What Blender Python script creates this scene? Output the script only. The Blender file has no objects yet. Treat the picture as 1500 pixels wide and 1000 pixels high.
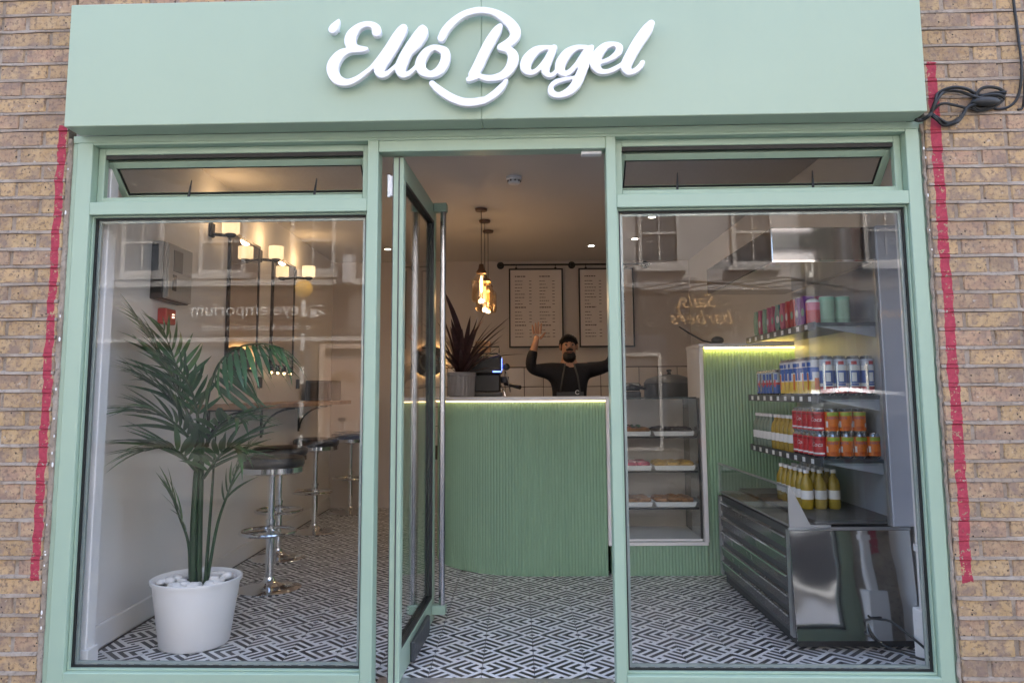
import bpy, bmesh, math, random
from math import sin, cos, pi, radians, sqrt, atan2
from mathutils import Vector, Matrix
import numpy as np
random.seed(7)
SC = bpy.context.scene
COL = SC.collection

# ------------------------------------------------------------------ camera, sky, sun, exposure
cam_data = bpy.data.cameras.new("camera")
cam = bpy.data.objects.new("camera", cam_data)
COL.objects.link(cam)
right = Vector((0.99995509, 0.00713464, -0.00623809))
down = Vector((-0.00699899, 0.11214015, -0.99366775))
fwd = Vector((-0.00638993, 0.99366679, 0.11218505))
m = Matrix.Identity(4)
for i in range(3):
    m[i][0], m[i][1], m[i][2] = right[i], -down[i], -fwd[i]
m[0][3], m[1][3], m[2][3] = 0.0, -3.2, 1.19
cam.matrix_world = m
cam_data.sensor_width = 36.0
cam_data.lens = 1115 / 1500 * 36.0
cam_data.shift_y = -50 / 1500
cam_data.clip_start = 0.05
cam_data.clip_end = 300
SC.camera = cam

world = bpy.data.worlds.new("World")
SC.world = world
world.use_nodes = True
wn = world.node_tree
bg = wn.nodes["Background"]
sky = wn.nodes.new("ShaderNodeTexSky")
sky.sky_type = 'NISHITA'
sky.sun_disc = False
SUN_EL, SUN_AZ = radians(47), radians(36)      # azimuth from +Y clockwise: behind the shop, so its front stands in open shade
sky.sun_elevation = SUN_EL
sky.sun_rotation = SUN_AZ
sky.air_density = 0.8
sky.dust_density = 5.0
sky.ozone_density = 0.8
wn.links.new(sky.outputs[0], bg.inputs[0])
bg.inputs[1].default_value = 0.15

sun_d = bpy.data.lights.new("sun", 'SUN')
sun_d.energy = 3.2
sun_d.angle = radians(1.0)
sun_d.color = (1.0, 0.97, 0.93)
sun = bpy.data.objects.new("sun", sun_d)
COL.objects.link(sun)
sdir = Vector((sin(SUN_AZ) * cos(SUN_EL), cos(SUN_AZ) * cos(SUN_EL), sin(SUN_EL)))
sun.rotation_euler = (-sdir).to_track_quat('-Z', 'Y').to_euler()
sun.location = sdir * 30

SC.view_settings.view_transform = 'Standard'
SC.view_settings.look = 'None'
SC.view_settings.gamma = 1.0
SC.view_settings.use_curve_mapping = False
SC.view_settings.exposure = 2.9
SC.cycles.use_denoising = True
SC.render.filter_size = 1.1
SC.cycles.max_bounces = 12
SC.cycles.transparent_max_bounces = 24
SC.cycles.glossy_bounces = 6
SC.cycles.sample_clamp_indirect = 6

TH = 0.026                                     # the shopfront stands 1.5 degrees off square to the shop behind it
WORLD = {}

# ------------------------------------------------------------------ node helpers
def new_mat(name):
    mt = bpy.data.materials.new(name)
    mt.use_nodes = True
    nt = mt.node_tree
    return mt, nt, nt.nodes["Principled BSDF"]

def math_node(nt, op, a, b=None, c=None):
    n = nt.nodes.new("ShaderNodeMath")
    n.operation = op
    for i, v in enumerate((a, b, c)):
        if v is None: continue
        if isinstance(v, (int, float)): n.inputs[i].default_value = v
        else: nt.links.new(v, n.inputs[i])
    return n.outputs[0]

def mix_col(nt, fac, a, b):
    n = nt.nodes.new("ShaderNodeMix")
    n.data_type = 'RGBA'
    for k, v in ((0, fac), (6, a), (7, b)):
        if isinstance(v, (int, float)): n.inputs[k].default_value = v
        elif isinstance(v, tuple): n.inputs[k].default_value = (*v[:3], 1)
        else: nt.links.new(v, n.inputs[k])
    return n.outputs[2]

def noise(nt, vec, scale, detail=4, rough=0.55):
    n = nt.nodes.new("ShaderNodeTexNoise")
    n.inputs['Scale'].default_value = scale
    n.inputs['Detail'].default_value = detail
    n.inputs['Roughness'].default_value = rough
    if vec is not None: nt.links.new(vec, n.inputs['Vector'])
    return n.outputs[0]

def coords(nt, kind='Object'):
    return nt.nodes.new("ShaderNodeTexCoord").outputs[kind]

def ramp(nt, fac, stops, mode='LINEAR'):
    n = nt.nodes.new("ShaderNodeValToRGB")
    n.color_ramp.interpolation = mode
    el = n.color_ramp.elements
    while len(el) < len(stops): el.new(0.5)
    for e, (p, c) in zip(el, stops):
        e.position = p
        e.color = (*c, 1) if len(c) == 3 else c
    nt.links.new(fac, n.inputs[0])
    return n.outputs[0]

def add_bump(nt, bs, height, strength=0.3, dist=0.002):
    b = nt.nodes.new("ShaderNodeBump")
    b.inputs['Strength'].default_value = strength
    b.inputs['Distance'].default_value = dist
    nt.links.new(height, b.inputs['Height'])
    nt.links.new(b.outputs[0], bs.inputs['Normal'])

def M(name, col, rough=0.5, metal=0.0, var=0.08, vscale=5, bump=0.0, bscale=60, bdist=0.002, spec=0.5, rvar=0.08):
    mt, nt, bs = new_mat(name)
    co = coords(nt)
    f = noise(nt, co, vscale, 5)
    lo = tuple(max(0, c * (1 - var)) for c in col)
    hi = tuple(min(1, c * (1 + var)) for c in col)
    nt.links.new(ramp(nt, f, [(0.3, lo), (0.7, hi)]), bs.inputs['Base Color'])
    r = math_node(nt, 'MULTIPLY_ADD', noise(nt, co, vscale * 3, 4), rvar * 2, rough - rvar)
    nt.links.new(r, bs.inputs['Roughness'])
    bs.inputs['Metallic'].default_value = metal
    bs.inputs['Specular IOR Level'].default_value = spec
    if bump: add_bump(nt, bs, noise(nt, co, bscale, 3), bump, bdist)
    return mt

def EMIT(name, col, strength, base=(0.8, 0.8, 0.75)):
    mt, nt, bs = new_mat(name)
    co = coords(nt)
    f = noise(nt, co, 8, 2)
    nt.links.new(ramp(nt, f, [(0.2, tuple(c * 0.92 for c in base)), (0.8, base)]), bs.inputs['Base Color'])
    bs.inputs['Emission Color'].default_value = (*col, 1)
    bs.inputs['Emission Strength'].default_value = strength
    return mt

def GLASS(name, tint=(1, 1, 1), base=0.06, rough=0.0, wave=0.0):
    mt = bpy.data.materials.new(name)
    mt.use_nodes = True
    nt = mt.node_tree
    nt.nodes.remove(nt.nodes["Principled BSDF"])
    out = nt.nodes["Material Output"]
    tr = nt.nodes.new("ShaderNodeBsdfTransparent")
    tr.inputs[0].default_value = (*tint, 1)
    gl = nt.nodes.new("ShaderNodeBsdfGlossy")
    gl.inputs['Roughness'].default_value = rough
    lw = nt.nodes.new("ShaderNodeLayerWeight")
    lw.inputs[0].default_value = 0.5
    p = math_node(nt, 'POWER', lw.outputs['Facing'], 4.0)
    fac = math_node(nt, 'MULTIPLY_ADD', p, 0.85, base)
    if wave:
        b = nt.nodes.new("ShaderNodeBump")
        b.inputs['Strength'].default_value = wave
        b.inputs['Distance'].default_value = 0.01
        nt.links.new(noise(nt, coords(nt), 1.3, 1), b.inputs['Height'])
        nt.links.new(b.outputs[0], gl.inputs['Normal'])
    mx = nt.nodes.new("ShaderNodeMixShader")
    nt.links.new(fac, mx.inputs[0])
    nt.links.new(tr.outputs[0], mx.inputs[1])
    nt.links.new(gl.outputs[0], mx.inputs[2])
    nt.links.new(mx.outputs[0], out.inputs[0])
    return mt

# ------------------------------------------------------------------ materials
def painted(name, colr, rough):
    """satin paint on metal: faint streaks, rubbed and dusty patches"""
    mt, nt, bs = new_mat(name)
    co = coords(nt)
    mp = nt.nodes.new("ShaderNodeMapping"); mp.inputs['Scale'].default_value = (9, 9, .9)
    nt.links.new(co, mp.inputs[0])
    st = noise(nt, mp.outputs[0], 3.0, 5, .6)
    bl = noise(nt, co, 1.6, 4)
    c = ramp(nt, bl, [(.1, tuple(x * .97 for x in colr)), (.9, tuple(x * 1.03 for x in colr))])
    c = mix_col(nt, math_node(nt, 'MULTIPLY', ramp(nt, st, [(.52, (0, 0, 0)), (.75, (1, 1, 1))]), .025), c, (colr[0] * .72, colr[1] * .68, colr[2] * .66))
    sp = noise(nt, co, 55, 3)
    c = mix_col(nt, math_node(nt, 'MULTIPLY', ramp(nt, sp, [(.72, (0, 0, 0)), (.84, (1, 1, 1))]), .05), c, (.50, .53, .50))
    nt.links.new(c, bs.inputs['Base Color'])
    nt.links.new(math_node(nt, 'MULTIPLY_ADD', bl, .02, rough - .01), bs.inputs['Roughness'])
    bs.inputs['Specular IOR Level'].default_value = .42
    add_bump(nt, bs, noise(nt, co, 5, 2), .05, .004)
    return mt
green = painted("green_paint", (0.335, 0.46, 0.35), 0.32)
green_board = painted("green_board_paint", (0.355, 0.46, 0.345), 0.30)
green_flute = M("green_flute", (0.25, 0.41, 0.275), 0.45, var=0.06, vscale=2)
white_paint = M("white_paint", (0.78, 0.78, 0.78), 0.5, var=0.03, vscale=2, bump=0.08, bscale=150, bdist=0.0006)
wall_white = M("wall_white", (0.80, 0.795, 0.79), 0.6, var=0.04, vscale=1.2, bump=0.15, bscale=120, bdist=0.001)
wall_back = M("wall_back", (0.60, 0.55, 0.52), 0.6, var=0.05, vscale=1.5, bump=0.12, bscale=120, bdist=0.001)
ceil_m = M("ceiling_paint", (0.62, 0.60, 0.58), 0.7, var=0.03, vscale=1, bump=0.1, bscale=90, bdist=0.001)
letter_m = M("sign_white", (0.84, 0.85, 0.88), 0.4, var=0.02, vscale=6)
white_plastic = M("white_plastic", (0.82, 0.83, 0.84), 0.3, var=0.02, vscale=6)
pot_white = M("pot_white", (0.84, 0.85, 0.86), 0.38, var=0.03, vscale=5, bump=0.05, bscale=30)
stone_white = M("white_stone", (0.80, 0.80, 0.79), 0.5, var=0.08, vscale=20, bump=0.3, bscale=60)
black = M("black_paint", (0.018, 0.019, 0.02), 0.42, var=0.2, vscale=12, bump=0.1, bscale=90)
rubber = M("black_rubber", (0.012, 0.014, 0.014), 0.5, var=0.2, vscale=20)
blk_leather = M("black_leather", (0.014, 0.014, 0.016), 0.32, var=0.2, vscale=30, bump=0.25, bscale=260, bdist=0.0008)
dark_grey = M("dark_grey", (0.055, 0.06, 0.065), 0.45, var=0.12, vscale=10)
grey_metal = M("grey_metal", (0.42, 0.44, 0.46), 0.38, 0.8, var=0.06, vscale=5)
grey_box = M("grey_box", (0.36, 0.36, 0.35), 0.45, var=0.06, vscale=6)
blue_grey = M("blue_grey_panel", (0.40, 0.43, 0.49), 0.4, 0.15, var=0.05, vscale=4)
chrome = M("chrome", (0.78, 0.79, 0.81), 0.09, 1.0, var=0.02, vscale=6, rvar=0.03)
wood = M("wood", (0.33, 0.20, 0.115), 0.5, var=0.25, vscale=9, bump=0.15, bscale=60)
red_plastic = M("red_plastic", (0.50, 0.035, 0.035), 0.35, var=0.06)
threshold_m = M("threshold_metal", (0.55, 0.56, 0.58), 0.35, 0.8, var=0.12, vscale=25)
spacer_m = M("spacer", (0.30, 0.36, 0.35), 0.4, 0.3)
glass = GLASS("window_glass", (0.985, 0.99, 0.985), 0.020)
glass_clear = GLASS("cabinet_glass", (0.95, 0.965, 0.96), 0.045)
glass_jar = GLASS("amber_jar_glass", (0.97, 0.90, 0.80), 0.10)
mirror_m = M("mirror_glass", (0.80, 0.78, 0.76), 0.02, 1.0, var=0.01, rvar=0.01)
brown_leaf = M("dark_red_leaf", (0.045, 0.018, 0.018), 0.45, var=0.35, vscale=14)
pot_grey = M("ribbed_pot_grey", (0.23, 0.22, 0.22), 0.6, var=0.12, vscale=10)
skin_m = M("skin", (0.45, 0.25, 0.17), 0.5, var=0.08, vscale=20)
cloth_black = M("black_cloth", (0.012, 0.013, 0.02), 0.8, var=0.2, vscale=40, bump=0.3, bscale=300)
hair_m = M("dark_hair", (0.014, 0.011, 0.010), 0.6, var=0.3, vscale=80, bump=0.5, bscale=160)
tile_white = M("wall_tile_white", (0.66, 0.61, 0.58), 0.22, var=0.05, vscale=7)
grout_m = M("dark_grout", (0.10, 0.085, 0.08), 0.8, var=0.1, vscale=20)
paper_m = M("menu_paper", (0.74, 0.68, 0.65), 0.6, var=0.03)
ink_m = M("menu_ink", (0.12, 0.09, 0.085), 0.7)
led_warm = EMIT("led_warm", (1.0, 0.66, 0.30), 1.0)
led_yellow = EMIT("led_yellow", (1.0, 0.66, 0.16), 5.0)
halo_m = EMIT("halo_led", (1.0, 0.55, 0.20), 1.6)
bulb_m = EMIT("bulb_glow", (1.0, 0.62, 0.28), .9)
shade_m = EMIT("shade_glow", (1.0, 0.66, 0.34), 0.17)
spot_m = EMIT("spot_glow", (1.0, 0.93, 0.85), .8)
blue_led = EMIT("blue_led", (0.10, 0.20, 1.0), .7)
red_dot = EMIT("indicator_glow", (1.0, 0.85, 0.6), .3)

def steel_material():
    mt, nt, bs = new_mat("mirror_steel")
    co = coords(nt)
    bs.inputs['Base Color'].default_value = (0.60, 0.62, 0.63, 1)
    nt.links.new(ramp(nt, noise(nt, co, 3, 4), [(0.3, (0.56, 0.58, 0.59)), (0.7, (0.64, 0.65, 0.66))]), bs.inputs['Base Color'])
    bs.inputs['Metallic'].default_value = 1.0
    bs.inputs['Roughness'].default_value = 0.07
    add_bump(nt, bs, noise(nt, co, 3.2, 1), 0.35, 0.02)
    return mt
steel = steel_material()

def red_mask(nt):
    """old red paint left on the masonry beside the shopfront: a hand-painted upright band each side"""
    g = nt.nodes.new("ShaderNodeNewGeometry")
    sx = nt.nodes.new("ShaderNodeSeparateXYZ")
    nt.links.new(g.outputs['Position'], sx.inputs[0])
    x, z = sx.outputs[0], sx.outputs[2]
    wob = math_node(nt, 'MULTIPLY_ADD', noise(nt, g.outputs['Position'], 16, 4), 0.022, -0.011)
    xx = math_node(nt, 'ADD', math_node(nt, 'ADD', x, wob), math_node(nt, 'MULTIPLY_ADD', noise(nt, g.outputs['Position'], 4, 2), .022, -.011))
    zz = math_node(nt, 'ADD', z, math_node(nt, 'MULTIPLY', wob, 2.0))
    def band(cx, hw, ztop, zbot):
        a = math_node(nt, 'LESS_THAN', math_node(nt, 'ABSOLUTE', math_node(nt, 'SUBTRACT', xx, cx)), hw)
        b = math_node(nt, 'MULTIPLY', math_node(nt, 'LESS_THAN', zz, ztop), math_node(nt, 'GREATER_THAN', zz, zbot))
        return math_node(nt, 'MULTIPLY', a, b)
    m1 = band(-2.002, 0.0185, 2.38, 0.43)
    m2 = band(1.786, 0.0215, 2.585, 0.43)
    chips = math_node(nt, 'GREATER_THAN', noise(nt, g.outputs['Position'], 60, 4, .65), 0.385)
    return math_node(nt, 'MULTIPLY', math_node(nt, 'MAXIMUM', m1, m2), chips)

def brick_material():
    mt, nt, bs = new_mat("stock_brick")
    co = coords(nt)
    oi = nt.nodes.new("ShaderNodeObjectInfo")
    base = ramp(nt, oi.outputs['Random'], [(0.0, (0.32, 0.21, 0.11)), (0.15, (0.39, 0.26, 0.13)), (0.32, (0.43, 0.295, 0.145)),
                                          (0.48, (0.33, 0.22, 0.135)), (0.62, (0.41, 0.255, 0.17)), (0.76, (0.26, 0.185, 0.12)),
                                          (0.88, (0.47, 0.315, 0.16))], 'LINEAR')
    add = nt.nodes.new("ShaderNodeVectorMath"); add.operation = 'ADD'
    nt.links.new(co, add.inputs[0])
    cx = nt.nodes.new("ShaderNodeCombineXYZ")
    nt.links.new(math_node(nt, 'MULTIPLY', oi.outputs['Random'], 37.0), cx.inputs[0])
    nt.links.new(math_node(nt, 'MULTIPLY', oi.outputs['Random'], 11.0), cx.inputs[2])
    nt.links.new(cx.outputs[0], add.inputs[1])
    v = add.outputs[0]
    n1 = noise(nt, v, 17, 6, 0.7)
    c1 = mix_col(nt, math_node(nt, 'MULTIPLY', ramp(nt, n1, [(0.42, (0, 0, 0)), (0.62, (1, 1, 1))]), 0.7), base, (0.49, 0.36, 0.21))
    n2 = noise(nt, v, 60, 4, 0.6)
    c2 = mix_col(nt, ramp(nt, n2, [(0.50, (0, 0, 0)), (0.62, (0.8, 0.8, 0.8))]), c1, (0.17, 0.12, 0.09))
    n3 = noise(nt, v, 13, 4, 0.6)
    c3 = mix_col(nt, ramp(nt, n3, [(0.47, (0, 0, 0)), (0.64, (0.8, 0.8, 0.8))]), c2, (0.22, 0.16, 0.13))
    vor = nt.nodes.new("ShaderNodeTexVoronoi")
    vor.inputs['Scale'].default_value = 38
    nt.links.new(v, vor.inputs['Vector'])
    pits = ramp(nt, vor.outputs['Distance'], [(0.10, (1, 1, 1)), (0.16, (0, 0, 0))])
    pits = math_node(nt, 'MULTIPLY', pits, math_node(nt, 'GREATER_THAN', noise(nt, v, 17, 2), 0.52))
    c4 = mix_col(nt, pits, c3, (0.035, 0.028, 0.025))
    n5 = noise(nt, v, 28, 5, 0.7)
    c5 = mix_col(nt, ramp(nt, n5, [(0.62, (0, 0, 0)), (0.68, (0.75, 0.75, 0.75))]), c4, (0.50, 0.45, 0.39))
    red = mix_col(nt, ramp(nt, n2, [(0.4, (0, 0, 0)), (0.7, (1, 1, 1))]), (0.40, 0.045, 0.075), (0.29, 0.03, 0.055))
    nt.links.new(mix_col(nt, red_mask(nt), c5, red), bs.inputs['Base Color'])
    bs.inputs['Roughness'].default_value = 0.86
    h = math_node(nt, 'SUBTRACT', math_node(nt, 'ADD', math_node(nt, 'MULTIPLY', n2, 0.5), math_node(nt, 'MULTIPLY', n1, 0.7)), pits)
    add_bump(nt, bs, h, 0.7, 0.006)
    return mt
brick_m = brick_material()

def mortar_material():
    mt, nt, bs = new_mat("old_mortar")
    g = nt.nodes.new("ShaderNodeNewGeometry")
    p = g.outputs['Position']
    c = ramp(nt, noise(nt, p, 7, 6, 0.65), [(0.3, (0.23, 0.185, 0.14)), (0.5, (0.32, 0.265, 0.21)), (0.72, (0.42, 0.375, 0.32))])
    c = mix_col(nt, ramp(nt, noise(nt, p, 60, 4), [(0.55, (0, 0, 0)), (0.72, (0.7, 0.7, 0.7))]), c, (0.11, 0.095, 0.085))
    nt.links.new(mix_col(nt, red_mask(nt), c, (0.34, 0.035, 0.06)), bs.inputs['Base Color'])
    bs.inputs['Roughness'].default_value = 0.92
    add_bump(nt, bs, noise(nt, p, 70, 6, 0.7), 0.8, 0.006)
    return mt
mortar_m = mortar_material()

def tile_material():
    """printed geometric floor tile, the pattern drawn in each tile's own UV square"""
    mt, nt, bs = new_mat("printed_tile")
    uv = nt.nodes.new("ShaderNodeSeparateXYZ")
    nt.links.new(coords(nt, 'UV'), uv.inputs[0])
    u0, v0 = uv.outputs[0], uv.outputs[1]
    flip = math_node(nt, 'GREATER_THAN', math_node(nt, 'ADD', u0, v0), 1.0)
    def fl(a): # a -> 1-a where flipped
        return math_node(nt, 'ADD', math_node(nt, 'MULTIPLY', a, math_node(nt, 'MULTIPLY_ADD', flip, -2.0, 1.0)), flip)
    u, v = fl(u0), fl(v0)
    left = math_node(nt, 'GREATER_THAN', v, u)
    add = math_node(nt, 'ADD', u, v)
    sub = math_node(nt, 'SUBTRACT', u, v)
    a_, d_ = math_node(nt, 'ADD', u0, v0), math_node(nt, 'SUBTRACT', u0, v0)
    sg = math_node(nt, 'MULTIPLY_ADD', flip, -2.0, 1.0)                 # +1 in the lower left half, -1 in the upper right half
    def bars(t):
        f = math_node(nt, 'LESS_THAN', math_node(nt, 'FRACT', math_node(nt, 'DIVIDE', math_node(nt, 'SUBTRACT', t, 0.172), 0.237)), 0.55)
        return math_node(nt, 'MULTIPLY', f, math_node(nt, 'MULTIPLY', math_node(nt, 'GREATER_THAN', t, 0.172), math_node(nt, 'LESS_THAN', t, 0.80)))
    roof = math_node(nt, 'MULTIPLY', bars(add), math_node(nt, 'LESS_THAN', math_node(nt, 'MULTIPLY', d_, sg), 0.07))
    che = math_node(nt, 'MULTIPLY', bars(math_node(nt, 'ABSOLUTE', d_)),
                    math_node(nt, 'LESS_THAN', math_node(nt, 'MULTIPLY', math_node(nt, 'SUBTRACT', a_, 1.0), math_node(nt, 'SIGN', d_)), 0.095))
    st = math_node(nt, 'MAXIMUM', roof, che)
    dA = math_node(nt, 'LESS_THAN', add, 0.075)
    dB = math_node(nt, 'MULTIPLY', math_node(nt, 'GREATER_THAN', sub, 0.915), math_node(nt, 'SUBTRACT', 1.0, left))
    dB2 = math_node(nt, 'GREATER_THAN', math_node(nt, 'SUBTRACT', v, u), 0.915)
    dC = math_node(nt, 'LESS_THAN', math_node(nt, 'ADD', math_node(nt, 'ABSOLUTE', math_node(nt, 'SUBTRACT', u, 0.5)), math_node(nt, 'ABSOLUTE', math_node(nt, 'SUBTRACT', v, 0.5))), 0.055)
    k = st
    for d in (dA, dB, dB2, dC): k = math_node(nt, 'MAXIMUM', k, d)
    co = coords(nt)
    wh = ramp(nt, noise(nt, co, 14, 4), [(0.3, (0.78, 0.78, 0.785)), (0.7, (0.86, 0.86, 0.86))])
    bk = ramp(nt, noise(nt, co, 30, 4), [(0.3, (0.010, 0.012, 0.016)), (0.7, (0.022, 0.024, 0.028))])
    chip = math_node(nt, 'GREATER_THAN', noise(nt, nt.nodes.new("ShaderNodeNewGeometry").outputs['Position'], 33, 3), 0.25)
    k = math_node(nt, 'MULTIPLY', k, chip)
    wp = nt.nodes.new("ShaderNodeNewGeometry").outputs['Position']
    c = mix_col(nt, k, wh, bk)
    c = mix_col(nt, math_node(nt, 'MULTIPLY', ramp(nt, noise(nt, wp, 2.3, 6, .65), [(.42, (0, 0, 0)), (.75, (1, 1, 1))]), .30), c, (.30, .28, .26))
    c = mix_col(nt, math_node(nt, 'MULTIPLY', ramp(nt, noise(nt, wp, 26, 3, .6), [(.66, (0, 0, 0)), (.74, (1, 1, 1))]), .25), c, (.22, .20, .18))
    nt.links.new(c, bs.inputs['Base Color'])
    nt.links.new(math_node(nt, 'MULTIPLY_ADD', noise(nt, wp, 3, 4), .3, .22), bs.inputs['Roughness'])
    return mt
tile_m = tile_material()

def leaf_material(name, a, b, c):
    mt, nt, bs = new_mat(name)
    oi = nt.nodes.new("ShaderNodeObjectInfo")
    col = ramp(nt, oi.outputs['Random'], [(0.0, a), (0.6, b), (1.0, c)])
    n = noise(nt, coords(nt), 9, 3)
    nt.links.new(mix_col(nt, math_node(nt, 'MULTIPLY', n, 0.5), col, (a[0] * 0.5, a[1] * 0.5, a[2] * 0.5)), bs.inputs['Base Color'])
    bs.inputs['Roughness'].default_value = 0.36
    return mt
palm_m = leaf_material("palm_leaf", (0.026, 0.085, 0.032), (0.042, 0.13, 0.05), (0.095, 0.22, 0.07))
stem_m = leaf_material("palm_stem", (0.02, 0.055, 0.022), (0.028, 0.07, 0.028), (0.035, 0.08, 0.03))

# ------------------------------------------------------------------ mesh builder
class MB:
    def __init__(s): s.v = []; s.f = []
    def add(s, verts, faces):
        o = len(s.v)
        s.v += [tuple(v) for v in verts]
        s.f += [tuple(i + o for i in f) for f in faces]
        return s
    def box(s, x0, x1, y0, y1, z0, z1, c=0.0):
        x0, x1 = min(x0, x1), max(x0, x1); y0, y1 = min(y0, y1), max(y0, y1); z0, z1 = min(z0, z1), max(z0, z1)
        if c <= 0:
            return s.add([(x, y, z) for z in (z0, z1) for y in (y0, y1) for x in (x0, x1)],
                         [(0, 2, 3, 1), (4, 5, 7, 6), (0, 1, 5, 4), (2, 6, 7, 3), (0, 4, 6, 2), (1, 3, 7, 5)])
        c = min(c, (x1 - x0) * .45, (y1 - y0) * .45, (z1 - z0) * .45)
        bm = bmesh.new()
        vs = [bm.verts.new((x, y, z)) for z in (z0, z1) for y in (y0, y1) for x in (x0, x1)]
        for f in [(0, 2, 3, 1), (4, 5, 7, 6), (0, 1, 5, 4), (2, 6, 7, 3), (0, 4, 6, 2), (1, 3, 7, 5)]:
            bm.faces.new([vs[i] for i in f])
        bmesh.ops.bevel(bm, geom=list(bm.edges), offset=c, segments=1, affect='EDGES', profile=0.5)
        bm.verts.index_update()
        s.add([v.co[:] for v in bm.verts], [[v.index for v in f.verts] for f in bm.faces])
        bm.free()
        return s
    def tube(s, pts, r, n=8, cap=True, closed=False):
        pts = [Vector(p) for p in pts]
        rs = r if isinstance(r, (list, tuple)) else [r] * len(pts)
        o = len(s.v); N = len(pts)
        prev = None
        for i, p in enumerate(pts):
            if closed: t = pts[(i + 1) % N] - pts[i - 1]
            else: t = pts[min(i + 1, N - 1)] - pts[max(i - 1, 0)]
            t.normalize()
            if prev is None:
                a = Vector((0, 0, 1)) if abs(t.z) < 0.9 else Vector((1, 0, 0))
                x = t.cross(a).normalized()
            else:
                x = prev - t * prev.dot(t)
                x = x.normalized() if x.length > 1e-6 else t.orthogonal().normalized()
            prev = x
            y = t.cross(x)
            for k in range(n):
                a = 2 * pi * k / n
                s.v.append(tuple(p + (x * cos(a) + y * sin(a)) * rs[i]))
        rng = N if closed else N - 1
        for i in range(rng):
            j = (i + 1) % N
            for k in range(n):
                k2 = (k + 1) % n
                s.f.append((o + i * n + k, o + i * n + k2, o + j * n + k2, o + j * n + k))
        if cap and not closed:
            s.f.append(tuple(o + k for k in reversed(range(n))))
            s.f.append(tuple(o + (N - 1) * n + k for k in range(n)))
        return s
    def lathe(s, prof, cx=0, cy=0, cz=0, n=24, sx=1, sy=1):
        o = len(s.v)
        for r, z in prof:
            for k in range(n):
                a = 2 * pi * k / n
                s.v.append((cx + r * cos(a) * sx, cy + r * sin(a) * sy, cz + z))
        for i in range(len(prof) - 1):
            for k in range(n):
                k2 = (k + 1) % n
                s.f.append((o + i * n + k, o + i * n + k2, o + (i + 1) * n + k2, o + (i + 1) * n + k))
        if prof[0][0] > 1e-5: s.f.append(tuple(o + k for k in reversed(range(n))))
        if prof[-1][0] > 1e-5: s.f.append(tuple(o + (len(prof) - 1) * n + k for k in range(n)))
        return s
    def ball(s, c, r, n=12, m=8):
        rx, ry, rz = r if isinstance(r, (tuple, list)) else (r, r, r)
        prof = [(max(1e-6, sin(pi * i / m)), -cos(pi * i / m)) for i in range(m + 1)]
        o = len(s.v)
        for a, b in prof:
            for k in range(n):
                t = 2 * pi * k / n
                s.v.append((c[0] + rx * a * cos(t), c[1] + ry * a * sin(t), c[2] + rz * b))
        for i in range(m):
            for k in range(n):
                k2 = (k + 1) % n
                s.f.append((o + i * n + k, o + i * n + k2, o + (i + 1) * n + k2, o + (i + 1) * n + k))
        return s
    def prism(s, poly, axis, a, b):
        """closed polygon of 2D points pushed from a to b along an axis ('x','y','z')"""
        def P(p, t):
            return {'x': (t, p[0], p[1]), 'y': (p[0], t, p[1]), 'z': (p[0], p[1], t)}[axis]
        o = len(s.v); n = len(poly)
        s.v += [P(p, a) for p in poly] + [P(p, b) for p in poly]
        s.f.append(tuple(range(o, o + n)))
        s.f.append(tuple(range(o + 2 * n - 1, o + n - 1, -1)))
        for i in range(n):
            j = (i + 1) % n
            s.f.append((o + i, o + n + i, o + n + j, o + j))
        return s
    def ring(s, u0, u1, z0, z1, w, y0, y1, c=0.0):
        """rectangular frame in the x-z plane"""
        s.box(u0, u0 + w, y0, y1, z0, z1, c); s.box(u1 - w, u1, y0, y1, z0, z1, c)
        s.box(u0 + w, u1 - w, y0, y1, z0, z0 + w, c); s.box(u0 + w, u1 - w, y0, y1, z1 - w, z1, c)
        return s
    def mesh(s, name, mat=None, smooth=False, fix=True):
        me = bpy.data.meshes.new(name)
        me.from_pydata(s.v, [], s.f)
        if fix:
            bm = bmesh.new(); bm.from_mesh(me)
            bmesh.ops.recalc_face_normals(bm, faces=bm.faces)
            bm.to_mesh(me); bm.free()
        if mat: me.materials.append(mat)
        if smooth:
            for p in me.polygons: p.use_smooth = True
            try: me.set_sharp_from_angle(angle=radians(38))
            except Exception: pass
        return me
    def build(s, name, mat, parent=None, smooth=False, local=False, **kw):
        """link as one object; vertices are world coordinates unless local (then they are in the parent's frame)"""
        if parent is not None and not local:
            inv = WORLD[parent.name].inverted()
            s.v = [tuple(inv @ Vector(v)) for v in s.v]
        o = bpy.data.objects.new(name, s.mesh(name, mat, smooth, **kw))
        COL.objects.link(o)
        o.parent = parent
        WORLD[o.name] = WORLD[parent.name].copy() if parent else Matrix.Identity(4)
        return o

def tag(o, label=None, cat=None, group=None, kind=None):
    if label: o['label'] = label
    if cat: o['category'] = cat
    if group: o['group'] = group
    if kind: o['kind'] = kind
    return o

def thing(name, label, cat, loc=(0, 0, 0), rz=0.0, group=None):
    o = bpy.data.objects.new(name, None)
    COL.objects.link(o)
    o.location = loc
    o.rotation_euler = (0, 0, rz)
    o.empty_display_size = 0.1
    WORLD[o.name] = Matrix.Translation(loc) @ Matrix.Rotation(rz, 4, 'Z')
    return tag(o, label, cat, group)

def struct(o, label, cat):
    return tag(o, label, cat, kind='structure')

def inst(name, mesh, parent=None, mat4=None):
    o = bpy.data.objects.new(name, mesh)
    COL.objects.link(o)
    o.parent = parent
    if mat4 is not None: o.matrix_local = mat4
    base = WORLD[parent.name] if parent else Matrix.Identity(4)
    WORLD[o.name] = base @ (mat4 if mat4 is not None else Matrix.Identity(4))
    return o

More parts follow.
